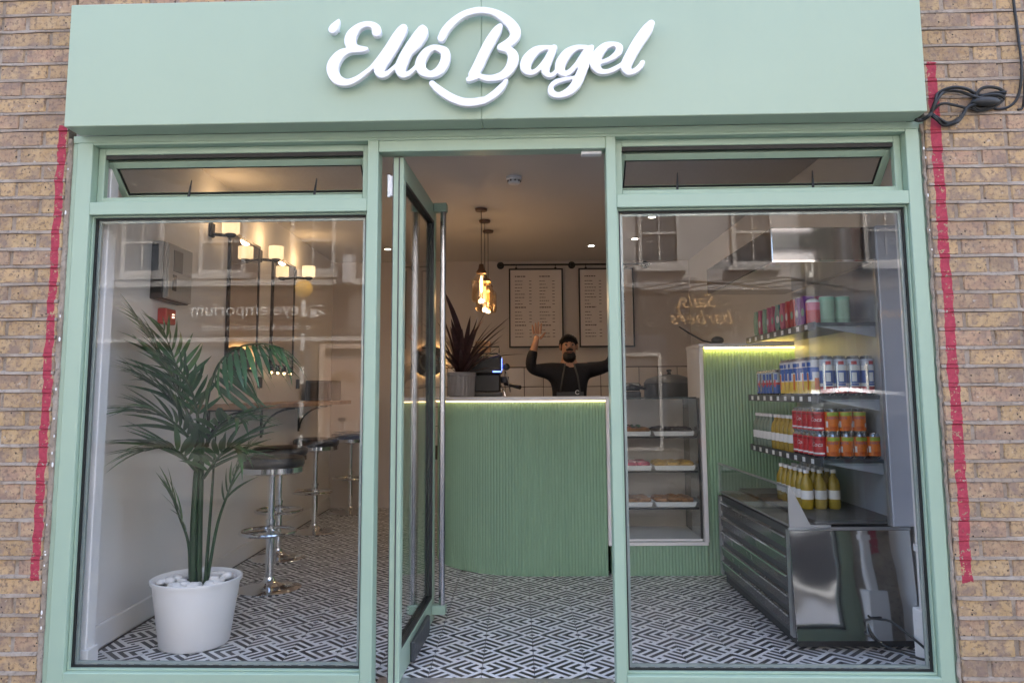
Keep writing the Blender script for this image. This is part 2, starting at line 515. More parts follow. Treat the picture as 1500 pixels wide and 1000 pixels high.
def copy_tree(o, loc=None, rz=None, label=None, parent=None):
    c = o.copy()
    COL.objects.link(c)
    c.parent = parent
    if loc is not None: c.location = loc
    if rz is not None: c.rotation_euler = (0, 0, rz)
    if label: c['label'] = label
    for ch in CHILD.get(o.name, []): copy_tree(ch, parent=c)
    return c
CHILD = {}
def remember(root):
    """note the children of a finished thing so that copies can be made in a loop"""
    for o in COL.objects:
        if o.parent: CHILD.setdefault(o.parent.name, [])
    def walk(r):
        CHILD[r.name] = [o for o in COL.objects if o.parent == r]
        for c in CHILD[r.name]: walk(c)
    walk(root)

def curve_to_obj(cu, name, mat, parent, mat4):
    tmp = bpy.data.objects.new("tmp", cu)
    COL.objects.link(tmp)
    dg = bpy.context.evaluated_depsgraph_get()
    me = bpy.data.meshes.new_from_object(tmp.evaluated_get(dg))
    bpy.data.objects.remove(tmp)
    me.name = name
    me.materials.clear(); me.materials.append(mat)
    return inst(name, me, parent, mat4)

def text_obj(txt, size, name, mat, parent, mat4, shear=0.0, extrude=0.002, align='CENTER', spacing=1.0):
    cu = bpy.data.curves.new(name, 'FONT')
    cu.body = txt; cu.size = size; cu.shear = shear; cu.extrude = extrude
    cu.align_x = align; cu.space_character = spacing; cu.resolution_u = 3
    return curve_to_obj(cu, name, mat, parent, mat4)

# plane of a facade: local x -> x, local y -> z, local z -> -y (towards the street)
UPRIGHT = Matrix.Rotation(pi / 2, 4, 'X')

def smooth_path(pts, sub=6):
    """Catmull-Rom through points of any dimension"""
    P = [np.array(p, float) for p in pts]
    P = [2 * P[0] - P[1]] + P + [2 * P[-1] - P[-2]]
    out = []
    for i in range(1, len(P) - 2):
        for k in range(sub):
            t = k / sub
            a, b, c, d = P[i - 1], P[i], P[i + 1], P[i + 2]
            out.append(.5 * ((2 * b) + (c - a) * t + (2 * a - 5 * b + 4 * c - d) * t * t + (3 * b - a - 3 * c + d) * t ** 3))
    out.append(P[-2])
    return out

# ================================================================== SETTING: ground and shop shell
o = MB().box(-30, 30, -3.9, -0.0, -0.30, -0.12).build("pavement", M("pavement_stone", (0.18, 0.175, 0.17), 0.8, var=0.2, vscale=3, bump=0.3, bscale=30), None)
struct(o, "grey stone pavement in front of the green shopfront", "pavement")
o = MB().box(-60, 60, -10.6, -3.95, -0.45, -0.23).build("road", M("asphalt", (0.085, 0.083, 0.082), 0.8, var=0.25, vscale=8, bump=0.5, bscale=80), None)
struct(o, "dark asphalt street opposite the shopfront", "road")
o = MB().box(-60, 60, -14.2, -10.65, -0.45, -0.12).build("far_pavement", M("pavement_far", (0.12, 0.115, 0.11), 0.8, var=0.2, vscale=3), None)
struct(o, "grey pavement on the far side of the street", "pavement")
o = MB().box(-90, 90, -90, 60, -0.9, -0.46).build("ground", M("ground_earth", (0.12, 0.11, 0.10), 0.9), None)
struct(o, "bare ground underneath the street and the buildings", "ground")

XL, XR, YB, ZC = -2.003, 1.875, 5.0, 2.62
floor = MB().box(XL, XR, 0.06, YB, -0.12, -0.009).build("shop_floor", grout_m, None)
struct(floor, "black and white patterned tile floor inside the bagel shop", "floor")
TS = 0.2268
def tile_mesh(mirror):
    h = TS / 2 - 0.0011; c = 0.0012; t = 0.0
    vs = [(-h, -h, -0.009), (h, -h, -0.009), (h, h, -0.009), (-h, h, -0.009),
          (-h, -h, t - c), (h, -h, t - c), (h, h, t - c), (-h, h, t - c),
          (-h + c, -h + c, t), (h - c, -h + c, t), (h - c, h - c, t), (-h + c, h - c, t)]
    fs = [(0, 3, 2, 1), (8, 9, 10, 11)] + [(i, (i + 1) % 4, 4 + (i + 1) % 4, 4 + i) for i in range(4)] + [(4 + i, 4 + (i + 1) % 4, 8 + (i + 1) % 4, 8 + i) for i in range(4)]
    me = bpy.data.meshes.new("tile"); me.from_pydata(vs, [], fs); me.materials.append(tile_m)
    uv = me.uv_layers.new(name="uv")
    for l in me.loops:
        x, y, _ = me.vertices[l.vertex_index].co
        u, v = x / TS + .5, y / TS + .5
        uv.data[l.index].uv = ((1 - u) if mirror else u, v)
    return me
TM = (tile_mesh(False), tile_mesh(True))
gx0, gy0 = 0.0645, 0.2785
tiles = []
for i in range(-10, 9):
    for j in range(-1, 22):
        x0, y0 = gx0 + i * TS, gy0 + j * TS
        cx, cy = x0 + TS / 2, y0 + TS / 2
        if cx - TS / 2 < XL - 0.2 or cx + TS / 2 > XR + 0.2 or cy - TS / 2 < 0.04 or cy + TS / 2 > YB + .05: continue
        if cy > 2.2 and -0.3 < cx: continue                     # behind the counter front
        tiles.append((cy, cx, (i + j) % 2))
tiles.sort()
for n, (cy, cx, par) in enumerate(tiles):
    if n >= 300: break
    inst("tile", TM[par], floor, Matrix.Translation((cx, cy, random.uniform(-0.0004, 0.0004))))
rest = MB()
if len(tiles) > 300:
    # the farthest tiles, one object
    vs, fs, uvs = [], [], []
    for cy, cx, par in tiles[300:]:
        h = TS / 2 - .0011; k = len(vs)
        vs += [(cx - h, cy - h, 0), (cx + h, cy - h, 0), (cx + h, cy + h, 0), (cx - h, cy + h, 0)]
        fs.append((k, k + 1, k + 2, k + 3))
        uvs += [(1, 0), (0, 0), (0, 1), (1, 1)] if par else [(0, 0), (1, 0), (1, 1), (0, 1)]
    me = bpy.data.meshes.new("far_tiles"); me.from_pydata(vs, [], fs); me.materials.append(tile_m)
    uvl = me.uv_layers.new(name="uv")
    for l in me.loops: uvl.data[l.index].uv = uvs[l.vertex_index]
    tag(inst("far_tiles", me, floor), kind='stuff')

lw = MB().box(-2.25, XL, 0.09, YB + .2, -0.1, 2.9).build("left_wall", wall_white, None)
struct(lw, "white painted wall behind the palm and the bar stools", "wall")
MB().box(XL, XL + 0.016, 0.232, YB, 0.0, 0.115, 0.005).build("skirting_board", white_paint, lw)
MB().box(XL, -1.834, 0.15, 0.22, 0.0, 2.6, 0.004).build("boxed_pilaster", white_paint, lw)
MB().box(XL, -1.822, 0.142, 0.23, 0.0, 0.125, 0.004).build("plinth_block", white_paint, lw)
rw = MB().box(XR, 2.12, 0.02, YB + .2, -0.1, 2.9).build("right_wall", wall_white, None)
struct(rw, "white wall behind the drinks fridge", "wall")
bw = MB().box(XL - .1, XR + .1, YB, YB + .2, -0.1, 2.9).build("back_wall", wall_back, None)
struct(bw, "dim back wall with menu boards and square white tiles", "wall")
# square white wall tiles on the back wall behind the counter
WT = 0.205
wtile = MB().box(-WT / 2 + .0035, WT / 2 - .0035, -0.009, 0.0, -WT / 2 + .0035, WT / 2 - .0035, 0.003).mesh("wall_tile", tile_white)
MB().box(-0.96, XR, YB - 0.004, YB + .01, 0.50, 1.472).build("grout_bed", grout_m, bw)
for i in range(14):
    for j in range(4):
        inst("wall_tile", wtile, bw, Matrix.Translation((-0.85 + i * WT + random.uniform(-.001, .001), YB - 0.0042, 1.36 - j * WT)))
cl = MB().box(XL - .1, XR + .1, 0.09, YB + .1, ZC, ZC + .2).build("ceiling", ceil_m, None)
struct(cl, "plain white ceiling of the shop with downlights", "ceiling")
up = MB().box(-14, 12, 0.25, 9.0, 3.22, 9.6).build('upper_storey', M('upper_brick', (.30, .20, .13), .85, var=.2, vscale=6), None)
struct(up, 'brick upper storeys of the shop building above the frame', 'building')
li = MB().box(-2.2, 2.1, 0.10, 0.22, 2.33, 2.9).build("lintel_wall", wall_white, None)
struct(li, "white lintel wall inside above the shop windows", "wall")

# ================================================================== FACADE: brick walls
def wavy(a, b, n, amp, seed):
    r = random.Random(seed)
    ph = [r.uniform(0, 6) for _ in range(3)]
    return [amp * (sin(a * 9 + (b - a) * i / n * 9 + ph[0]) * .5 + sin((a + (b - a) * i / n) * 27 + ph[1]) * .35 + r.uniform(-.35, .35)) for i in range(n + 1)]

BRICKS = {}
def brick_mesh(L, seed):
    key = (round(L, 3), seed)
    if key in BRICKS: return BRICKS[key]
    r = random.Random(hash(key) & 0xffff)
    H, D, c = 0.0655, 0.05, 0.004
    nx = 4 if L > .15 else 2
    xs = [-L / 2 + L * i / nx for i in range(nx + 1)]
    zs = [-H / 2, -H / 2 + c, 0, H / 2 - c, H / 2]
    xs = [-L / 2, -L / 2 + c] + xs[1:-1] + [L / 2 - c, L / 2]
    vs, fs = [], []
    for j, z in enumerate(zs):
        for i, x in enumerate(xs):
            edge = i in (0, len(xs) - 1) or j in (0, 4)
            y = r.uniform(-.0012, .0012) if not edge else 0.0045 + r.uniform(0, .003)
            vs.append((x + r.uniform(-.0016, .0016), y, z + (r.uniform(-.0014, .0014))))
    n = len(xs)
    for j in range(4):
        for i in range(n - 1):
            fs.append((j * n + i, j * n + i + 1, (j + 1) * n + i + 1, (j + 1) * n + i))
    o = len(vs)
    rim = [i for i in range(n)] + [j * n + n - 1 for j in range(1, 5)] + [4 * n + i for i in range(n - 2, -1, -1)] + [j * n for j in range(3, 0, -1)]
    for k in rim: vs.append((vs[k][0], D, vs[k][2]))
    for a in range(len(rim)):
        b = (a + 1) % len(rim)
        fs.append((rim[b], rim[a], o + a, o + b))
    me = bpy.data.meshes.new("brick"); me.from_pydata(vs, [], fs); me.materials.append(brick_m)
    BRICKS[key] = me
    return me

PITCH, FACE = 0.0764, -0.012
def brick_wall(label, u0, u1, z0, z1, zref, from_right, base_off):
    root = thing("brick_wall", label, "brick wall", (u0 * cos(TH), -u0 * sin(TH), -0.12), -TH)
    def L(u, y, z): return (u - u0, y, z + 0.12)
    k0 = math.ceil((z0 - zref) / PITCH); k1 = math.floor((z1 - zref) / PITCH)
    mo = MB()
    mo.box(0, u1 - u0, FACE + 0.0065, 0.25, z0 + .12, z1 + .12)
    S_, H_, J = 0.212, 0.101, 0.0145
    for k in range(k0, k1 + 1):
        zj = zref + k * PITCH                                  # bed joint below this course
        # struck bed joint standing slightly proud, with a wavering edge
        n = max(6, int((u1 - u0) / .035))
        a = wavy(u0, u1, n, .0020, k * 7 + int(u0 * 10)); b = wavy(u0, u1, n, .0026, k * 11 + 5); d = wavy(u0, u1, n, .0016, k * 3 + 1)
        prof = []
        for i in range(n + 1):
            u = u0 + (u1 - u0) * i / n
            prof.append([L(u, FACE + .004, zj + .0090 + a[i]), L(u, FACE - .0008 + d[i], zj + .006 + a[i]), L(u, FACE - .0026 + d[i], zj - .0058 + b[i]), L(u, FACE + .0065, zj - .0072 + b[i])])
        vs = [p for q in prof for p in q]
        fs = [(i * 4 + t, (i + 1) * 4 + t, (i + 1) * 4 + t + 1, i * 4 + t + 1) for i in range(n) for t in range(3)]
        mo.add(vs, fs)
        zc = zj + PITCH / 2
        if zc + .03 > z1: continue
        seq = [S_, H_]
        pos = 0.0
        i = (k + base_off) % 2
        first = True
        width = u1 - u0
        while pos < width - .02:
            ln = seq[i % 2]
            if first and (k + base_off) % 2 == 1: ln = H_
            if first and (k + base_off) % 4 == 2: ln = S_
            ln = min(ln, width - pos)
            ln = round(ln, 2) if ln < .1 else ln
            first = False
            c = pos + ln / 2
            uu = (u1 - c) if from_right else (u0 + c)
            if ln > .03:
                x, y, z = L(uu + random.uniform(-.002, .002), FACE + random.uniform(-.0015, .002), zc + random.uniform(-.0012, .0012))
                inst("brick", brick_mesh(ln, random.randrange(5)), root,
                     Matrix.Translation((x, y, z)) @ Matrix.Rotation(random.uniform(-.006, .006), 4, 'Y') @ Matrix.Rotation(random.uniform(-.008, .008), 4, 'Z'))
            pos += ln + J
            i += 1
    tag(mo.build("mortar", mortar_m, root, local=True), kind='stuff')
    return root
ZREF = 1.900
wallL = brick_wall("yellow stock brick wall left of the green shopfront, with a red painted band", -2.78, -1.976, -0.12, 3.22, ZREF, True, 0)
wallR = brick_wall("yellow stock brick wall under the black cable coil, with a red painted band", 1.742, 2.80, -0.12, 3.22, ZREF, False, 1)
wallT = brick_wall("narrow strip of brick wall showing above the green fascia", -1.966, 1.732, 2.885, 3.22, ZREF, False, 0)
# ragged render beside the frame where an older shopfront was cut out
for uu, w in ((wallL, (-1.977, -1.958)), (wallR, (1.728, 1.744))):
    r = MB(); rr = random.Random(3 if uu is wallL else 9)
    inv = WORLD[uu.name].inverted()
    zs = [-0.1 + .022 * i for i in range(111)]
    rows = []
    for i, z in enumerate(zs):
        wl = w[0] + rr.uniform(-.005, .003); wr_ = w[1] + rr.uniform(-.001, .002)
        mid = (wl + wr_) / 2
        rows.append([inv @ Vector((u * cos(TH), -u * sin(TH) + y, z)) for u, y in ((wl, .0), (wl + .003, -.008 + rr.uniform(-.002, .002)), (mid, -.006 + rr.uniform(-.003, .003)), (wr_ - .003, -.002 + rr.uniform(-.003, .003)), (wr_, .01))])
    r.add([p for q in rows for p in q], [(i * 5 + t, i * 5 + t + 1, i * 5 + t + 6, i * 5 + t + 5) for i in range(len(rows) - 1) for t in range(4)])
    tag(r.build("render_rubble", mortar_m, uu, local=True), kind='stuff')
    # pale splashes of filler
    q = MB()
    for _ in range(18 if uu is wallL else 5):
        z = rr.uniform(0.2, 2.25); s = rr.uniform(.003, .006)
        cx = w[1] - .004 if uu is wallL else w[0] + .004
        q.ball(inv @ Vector((cx * cos(TH) + rr.uniform(-.006, .006), -cx * sin(TH) - .012, z)), (s * .8, .002, s * rr.uniform(.7, 2.2)), 6, 4)
    tag(q.build("filler_blobs", stone_white, uu, local=True), kind='stuff')

# plain brick fronts carrying the terrace on to either side, outside the picture
def coursed_material():
    mt, nt, bs = new_mat("coursed_brick")
    co = coords(nt)
    sx = nt.nodes.new("ShaderNodeSeparateXYZ"); nt.links.new(co, sx.inputs[0])
    cx = nt.nodes.new("ShaderNodeCombineXYZ")
    nt.links.new(sx.outputs[0], cx.inputs[0]); nt.links.new(sx.outputs[2], cx.inputs[1])
    br = nt.nodes.new("ShaderNodeTexBrick")
    nt.links.new(cx.outputs[0], br.inputs['Vector'])
    br.inputs['Scale'].default_value = 1.0
    br.inputs['Brick Width'].default_value = .226; br.inputs['Row Height'].default_value = PITCH; br.inputs['Mortar Size'].default_value = .007
    br.inputs['Color1'].default_value = (.40, .27, .14, 1); br.inputs['Color2'].default_value = (.28, .19, .12, 1); br.inputs['Mortar'].default_value = (.31, .26, .21, 1)
    c = mix_col(nt, math_node(nt, 'MULTIPLY', noise(nt, co, 25, 5, .65), .5), br.outputs[0], (.22, .16, .11))
    nt.links.new(c, bs.inputs['Base Color'])
    bs.inputs['Roughness'].default_value = .88
    add_bump(nt, bs, math_node(nt, 'ADD', math_node(nt, 'MULTIPLY', br.outputs['Fac'], -1.0), noise(nt, co, 50, 4)), .6, .006)
    return mt
coursed_m = coursed_material()
for u0, u1, lb in ((-14.0, -2.782, "plain brick house front adjoining the shop on its left"), (2.802, 12.0, "plain brick house front adjoining the shop on its right")):
    nb = thing("neighbour_building", lb, "building", (u0 * cos(TH), -u0 * sin(TH), -.12), -TH)
    MB().box(0, u1 - u0, FACE + .001, 8.0, 0, 3.35).build("wall", coursed_m, nb, local=True)
# ================================================================== SHOPFRONT
sf = thing("shopfront", "pale green framed shopfront with two large windows and open glass door", "shopfront", (0, 0, 0), -TH)
def part(mb, name, mat, parent=sf, smooth=False): return mb.build(name, mat, parent, smooth, local=True)
CH = 0.0025
part(MB().box(-1.937, -1.868, 0, .075, -.12, 2.3, CH), "jamb", green)
part(MB().box(-1.961, -1.9385, .007, .075, -.12, 2.3, CH), "jamb_strip", green)
part(MB().box(1.663, 1.7205, 0, .075, -.12, 2.3, CH), "jamb", green)
part(MB().box(1.722, 1.742, .012, .075, -.12, 2.3, CH), "jamb_strip", green)
part(MB().box(1.7425, 1.757, .022, .075, -.12, 2.3, CH), "jamb_strip", green)
part(MB().box(-.645, -.598, -.002, .085, -.12, 2.289, CH), "mullion", green)
part(MB().box(.388, .4305, -.002, .085, -.12, 2.289, CH), "mullion", green)
part(MB().box(-1.961, 1.757, .004, .09, 2.3012, 2.334, CH), "head_board", green)
part(MB().box(-1.8675, 1.6625, -.001, .08, 2.289, 2.3005, CH), "head", green)
part(MB().box(-.5975, .3875, .001, .08, 2.2385, 2.2885, CH), "door_head", green)
for a, b in ((-1.8675, -.6455), (.431, 1.6625)):
    part(MB().box(a, b, .0, .075, 1.976, 2.033, CH), "transom", green)
    part(MB().box(a, b, -.004, .08, -.05, .0675, CH), "sill", green)
    part(MB().box(a, b, .012, .07, -.12, -.052, CH), "stallriser", green)
    # slim step round the glazing, gasket, spacer and the pane itself
    g0, g1 = .0685, 1.975
    part(MB().ring(a + .001, b - .001, g0, g1, .007, .022, .04, .001), "glazing_bead", green)
    part(MB().ring(a + .001, b - .001, g0, g1, .0145, .0405, .052), "gasket", rubber)
    part(MB().ring(a + .0155, b - .0155, g0 + .0145, g1 - .0145, .012, .0545, .066), "spacer", spacer_m)
    pn = MB()
    pn.box(a + .004, b - .004, .0525, .0542, g0 + .003, g1 - .003)
    part(pn, "pane", glass)
# tilted top lights
for a, b in ((-1.8675, -.6455), (.431, 1.6625)):
    z0, z1 = 2.0335, 2.2885
    part(MB().ring(a + .001, b - .001, z0, z1, .03, .046, .078, .002), "top_light_surround", green)
    part(MB().box(a + .032, b - .032, .052, .074, z1 - .047, z1 - .0305), "draught_seal", rubber)
    ang = radians(49)
    piv = Vector((0, .082, 2.236))
    Rm = Matrix.Translation(piv) @ Matrix.Rotation(ang, 4, 'X') @ Matrix.Translation(-piv)
    H = .212
    mb = MB().ring(a + .018, b - .018, piv.z - H, piv.z, .032, .078, .106, .002)
    mb.v = [tuple(Rm @ Vector(v)) for v in mb.v]
    tl = part(mb, "top_light", green)
    mb = MB().box(a + .048, b - .048, .089, .093, piv.z - H + .029, piv.z - .029)
    mb.v = [tuple(Rm @ Vector(v)) for v in mb.v]
    part(mb, "pane", glass, tl)
    mb = MB().ring(a + .0502, b - .0502, piv.z - H + .0322, piv.z - .0322, .008, .084, .0885)
    mb.v = [tuple(Rm @ Vector(v)) for v in mb.v]
    part(mb, "gasket", rubber, tl)
    for s in ((-1.485, -.909) if a < 0 else (.719, 1.315)):
        mb = MB().tube([(s - .012, .10, 2.005), (s - .006, .125, 2.07), (s, .14, 2.165)], [.009, .007, .002], 6)
        part(mb, "stay", black)
# the door, standing open into the shop
TILT = 0.0245
def dl(mb):
    mb.v = [(x + (y - .06) * TILT, y, z) for x, y, z in mb.v]
    return mb
D0, D1 = .062, .985
dm = MB()
dm.box(-.545, -.497, D0, D0 + .052, .008, 2.232, .003)
dm.box(-.545, -.497, D1 - .06, D1, .008, 2.232, .003)
dm.box(-.544, -.498, D0 + .052, D1 - .06, 2.14, 2.2315, .003)
dm.box(-.544, -.498, D0 + .052, D1 - .06, .0085, .125, .003)
door = part(dl(dm), "door", green)
part(dl(MB().box(-.524, -.519, D0 + .04, D1 - .05, .115, 2.15)), "pane", glass, door)
for s, x in ((-1, -.5435), (1, -.4985)):
    g = MB()
    for z0, z1, y0, y1 in ((.125, 2.14, D0 + .052, D0 + .066), (.125, 2.14, D1 - .074, D1 - .06), (.125, .139, D0 + .066, D1 - .074), (2.126, 2.14, D0 + .066, D1 - .074)):
        g.box(-.5185 if s > 0 else -.541, -.501 if s > 0 else -.5245, y0, y1, z0, z1)
    part(dl(g), "gasket", rubber, door)
for x0, x1 in ((-.4965, -.425), (-.5455, -.624)):
    xb = -.446 if x0 > -.5 else -.604
    h = MB().tube([(xb, .9, .085), (xb, .9, 2.215)], .0165, 16)
    part(dl(h), "pull_handle", M("brushed_chrome", (.52, .53, .55), .22, 1.0), door, True)
    for z0, z1 in ((.055, .10), (2.185, 2.23)):
        part(dl(MB().box(x0, x1, .872, .93, z0, z1, .003)), "handle_bracket", green, door)
for z in (2.10,):
    part(dl(MB().box(-.560, -.546, .050, .068, z - .045, z + .045, .002).tube([(-.562, .056, z - .05), (-.562, .056, z + .05)], .007, 8)), "hinge", white_plastic, door)
part(dl(MB().box(-.5455, -.542, .0605, .0615, .01, 2.23).box(-.520, -.515, .0585, .0615, .01, 2.23)), "edge_seal", dark_grey, door)
part(dl(MB().box(-.496, -.478, .30, .72, .012, .10, .004)), "kick_block", dark_grey, door)
part(MB().box(.285, .375, .03, .075, 2.2225, 2.2375, .004), "lock_keep", white_plastic)
part(MB().box(-.5975, .3875, -.02, .10, -.115, -.022, .003), "threshold_step", threshold_m)
part(MB().box(-.5975, .3875, .012, .155, -.0215, .002, .002), "threshold", threshold_m)

# ================================================================== FASCIA SIGN
fs_ = thing("fascia_sign", "wide pale green fascia board with raised white script lettering", "shop sign", (0, -.12, 2.33), -TH)
WORLD[fs_.name] = Matrix.Rotation(-TH, 4, 'Z') @ Matrix.Translation((0, -.12, 2.332))
fs_.matrix_world = WORLD[fs_.name]
def fpart(mb, name, mat):
    mb.v = [(x, y + .12, z - 2.332) for x, y, z in mb.v]
    return mb.build(name, mat, fs_, local=True)
fpart(MB().box(-1.927, -.1401, -.12, .0, 2.332, 2.879, .003), "board", green_board)
fpart(MB().box(-.1395, 1.70, -.12, .0, 2.332, 2.879, .003), "board", green_board)
fpart(MB().box(-1.93, 1.703, -.10, .0, 2.8795, 2.889), "flashing", grey_metal)
LET = {"apostrophe":[[[-739,2761,4],[-747,2747,11],[-759,2727,19],[-765,2718,19]]],"letters_ello":[[[-578,2702,21],[-581,2719,19],[-600,2735,14],[-631,2736,14],[-661,2721,17],[-684,2691,24],[-689,2659,25],[-672,2636,19],[-644,2628,15],[-620,2629,9]],[[-654,2626,13],[-694,2623,14],[-731,2606,21],[-759,2565,26],[-759,2528,25],[-739,2497,22],[-702,2484,16],[-662,2497,13],[-627,2522,11],[-593,2552,10],[-544,2620,9],[-499,2687,12],[-467,2717,17]],[[-465,2717,18],[-477,2697,24],[-506,2645,27],[-538,2591,27],[-564,2542,24],[-559,2515,15],[-537,2516,12],[-512,2536,10],[-443,2597,9],[-401,2638,10],[-375,2679,11],[-372,2707,11],[-384,2721,10]],[[-387,2709,19],[-409,2679,20],[-436,2633,23],[-461,2584,25],[-475,2540,24],[-468,2513,15],[-445,2515,12],[-420,2535,10],[-400,2557,10]],[[-324,2628,13],[-290,2609,20],[-289,2568,21],[-312,2528,20],[-350,2512,16],[-384,2529,21],[-392,2565,22],[-371,2606,19],[-344,2626,14],[-324,2628,13]]],"letter_b":[[[-305,2669,17],[-288,2703,18],[-257,2739,17],[-213,2771,15],[-169,2785,15],[-134,2788,15],[-90,2780,15],[-48,2757,19],[-12,2723,23],[6,2690,24],[-2,2661,21],[-28,2639,18],[-57,2623,15],[-28,2615,16],[-7,2594,21],[-4,2567,24],[-16,2534,22],[-44,2504,19],[-85,2491,15],[-121,2492,14],[-147,2501,12],[-172,2493,13],[-190,2487,12]],[[-58,2717,12],[-72,2695,20],[-99,2650,23],[-126,2597,23],[-152,2541,23],[-172,2508,20]]],"bagel_arc":[[[-343,2473,13],[-313,2444,17],[-268,2413,18],[-219,2392,18],[-174,2388,18],[-135,2394,17],[-122,2396,15],[-86,2419,16],[-55,2448,15],[-33,2478,9]]],"letters_ag":[[[162,2617,10],[126,2617,12],[90,2605,19],[58,2571,24],[47,2535,23],[63,2512,14],[89,2517,11],[115,2543,10],[141,2580,10],[164,2616,11]],[[167,2617,14],[143,2567,19],[129,2522,18],[141,2499,12],[161,2501,10],[182,2523,10]],[[300,2616,10],[259,2614,13],[224,2594,20],[198,2558,23],[190,2527,21],[204,2505,14],[229,2510,12],[258,2540,11],[289,2588,11],[315,2614,11]],[[323,2616,11],[300,2561,19],[279,2508,21],[257,2460,21],[226,2427,18],[185,2411,13],[155,2423,15],[152,2449,11],[175,2470,11],[216,2480,9],[252,2487,7]]],"letters_el":[[[360,2549,9],[401,2565,11],[431,2590,15],[437,2614,15],[413,2627,11],[377,2617,17],[346,2581,23],[336,2544,23],[352,2514,15],[382,2508,11],[416,2520,11],[452,2541,10]],[[572,2715,15],[552,2684,24],[515,2631,25],[484,2578,24],[463,2531,23],[472,2506,15],[498,2509,12],[521,2528,12],[532,2545,11]]]}

def stroke_outline(strokes, step=2.5):
    """outline (with holes) of the union of round brush strokes: distance field and marching squares"""
    pts = []
    for st in strokes: pts += [tuple(p) for p in smooth_path(st, 8)]
    pts = np.array(pts)
    lo = pts[:, :2].min(0) - 40; hi = pts[:, :2].max(0) + 40
    nx, ny = int((hi[0] - lo[0]) / step) + 2, int((hi[1] - lo[1]) / step) + 2
    gx = lo[0] + np.arange(nx) * step; gy = lo[1] + np.arange(ny) * step
    X, Y = np.meshgrid(gx, gy, indexing='ij')
    F = np.full(X.shape, 1e9)
    for st in strokes:
        sp = np.array(smooth_path(st, 8))
        for a, b in zip(sp[:-1], sp[1:]):
            d = b - a; L2 = max(1e-9, d[0] ** 2 + d[1] ** 2)
            t = np.clip(((X - a[0]) * d[0] + (Y - a[1]) * d[1]) / L2, 0, 1)
            dist = np.hypot(X - a[0] - t * d[0], Y - a[1] - t * d[1]) - (a[2] + t * d[2])
            F = np.minimum(F, dist)
    segs = {}
    def pt(i0, j0, i1, j1):
        a, b = F[i0, j0], F[i1, j1]
        t = a / (a - b)
        return (i0, j0, i1, j1) if (i0, j0) < (i1, j1) else (i1, j1, i0, j0), (gx[i0] + (gx[i1] - gx[i0]) * t, gy[j0] + (gy[j1] - gy[j0]) * t)
    P = {}
    ins = F < 0
    mixed = (ins[:-1, :-1] | ins[1:, :-1] | ins[:-1, 1:] | ins[1:, 1:]) & ~(ins[:-1, :-1] & ins[1:, :-1] & ins[:-1, 1:] & ins[1:, 1:])
    for i, j in np.argwhere(mixed):
        c = [(i, j), (i + 1, j), (i + 1, j + 1), (i, j + 1)]
        cr = []
        for k in range(4):
            p, q = c[k], c[(k + 1) % 4]
            if ins[p] != ins[q]:
                key, xy = pt(*p, *q); P[key] = xy
                cr.append((key, bool(ins[p])))
        outs = [k for k, s in cr if s]; inn = [k for k, s in cr if not s]
        for a, b in zip(outs, inn if len(inn) < 2 else inn[::-1]): segs[a] = b
    loops = []
    while segs:
        s0 = next(iter(segs)); lp = [s0]; n = segs.pop(s0)
        while n != s0 and n in segs:
            lp.append(n); n = segs.pop(n)
        q = [P[k] for k in lp]
        if len(q) > 12:
            # light smoothing, then thin out
            A = np.array(q)
            for _ in range(2): A = (np.roll(A, 1, 0) + 2 * A + np.roll(A, -1, 0)) / 4
            loops.append(A[::2] if len(A) > 40 else A)
    return loops

def solid_lettering(name, strokes, depth, bevel, mat, parent, mat4):
    cu = bpy.data.curves.new(name, 'CURVE')
    cu.dimensions = '2D'; cu.fill_mode = 'BOTH'
    cu.extrude = depth / 2; cu.bevel_depth = bevel; cu.bevel_resolution = 1; cu.offset = -bevel * 1.15
    for lp in stroke_outline(strokes):
        sp = cu.splines.new('POLY')
        sp.points.add(len(lp) - 1)
        for p, xy in zip(sp.points, lp): p.co = (xy[0] / 1000, xy[1] / 1000, 0, 1)
        sp.use_cyclic_u = True
    return curve_to_obj(cu, name, mat, parent, mat4)
for nm, st in LET.items():
    solid_lettering("lettering" if nm != "bagel_arc" else "ring_arc", st, .022, .003, letter_m, fs_,
                    Matrix.Translation((0, -.036, -2.332)) @ UPRIGHT)
# studs behind the letters
for u, z in ((-.75, 2.73), (-.70, 2.49), (-.53, 2.6), (-.46, 2.56), (-.34, 2.515), (-.22, 2.392), (-.12, 2.6), (-.20, 2.775), (.06, 2.56), (.14, 2.56), (.21, 2.56), (.27, 2.50), (.345, 2.57), (.50, 2.60)):
    MB().tube([(u, .0, z - 2.332), (u, -.026, z - 2.332)], .006, 6).build("stud", letter_m, fs_, local=True)

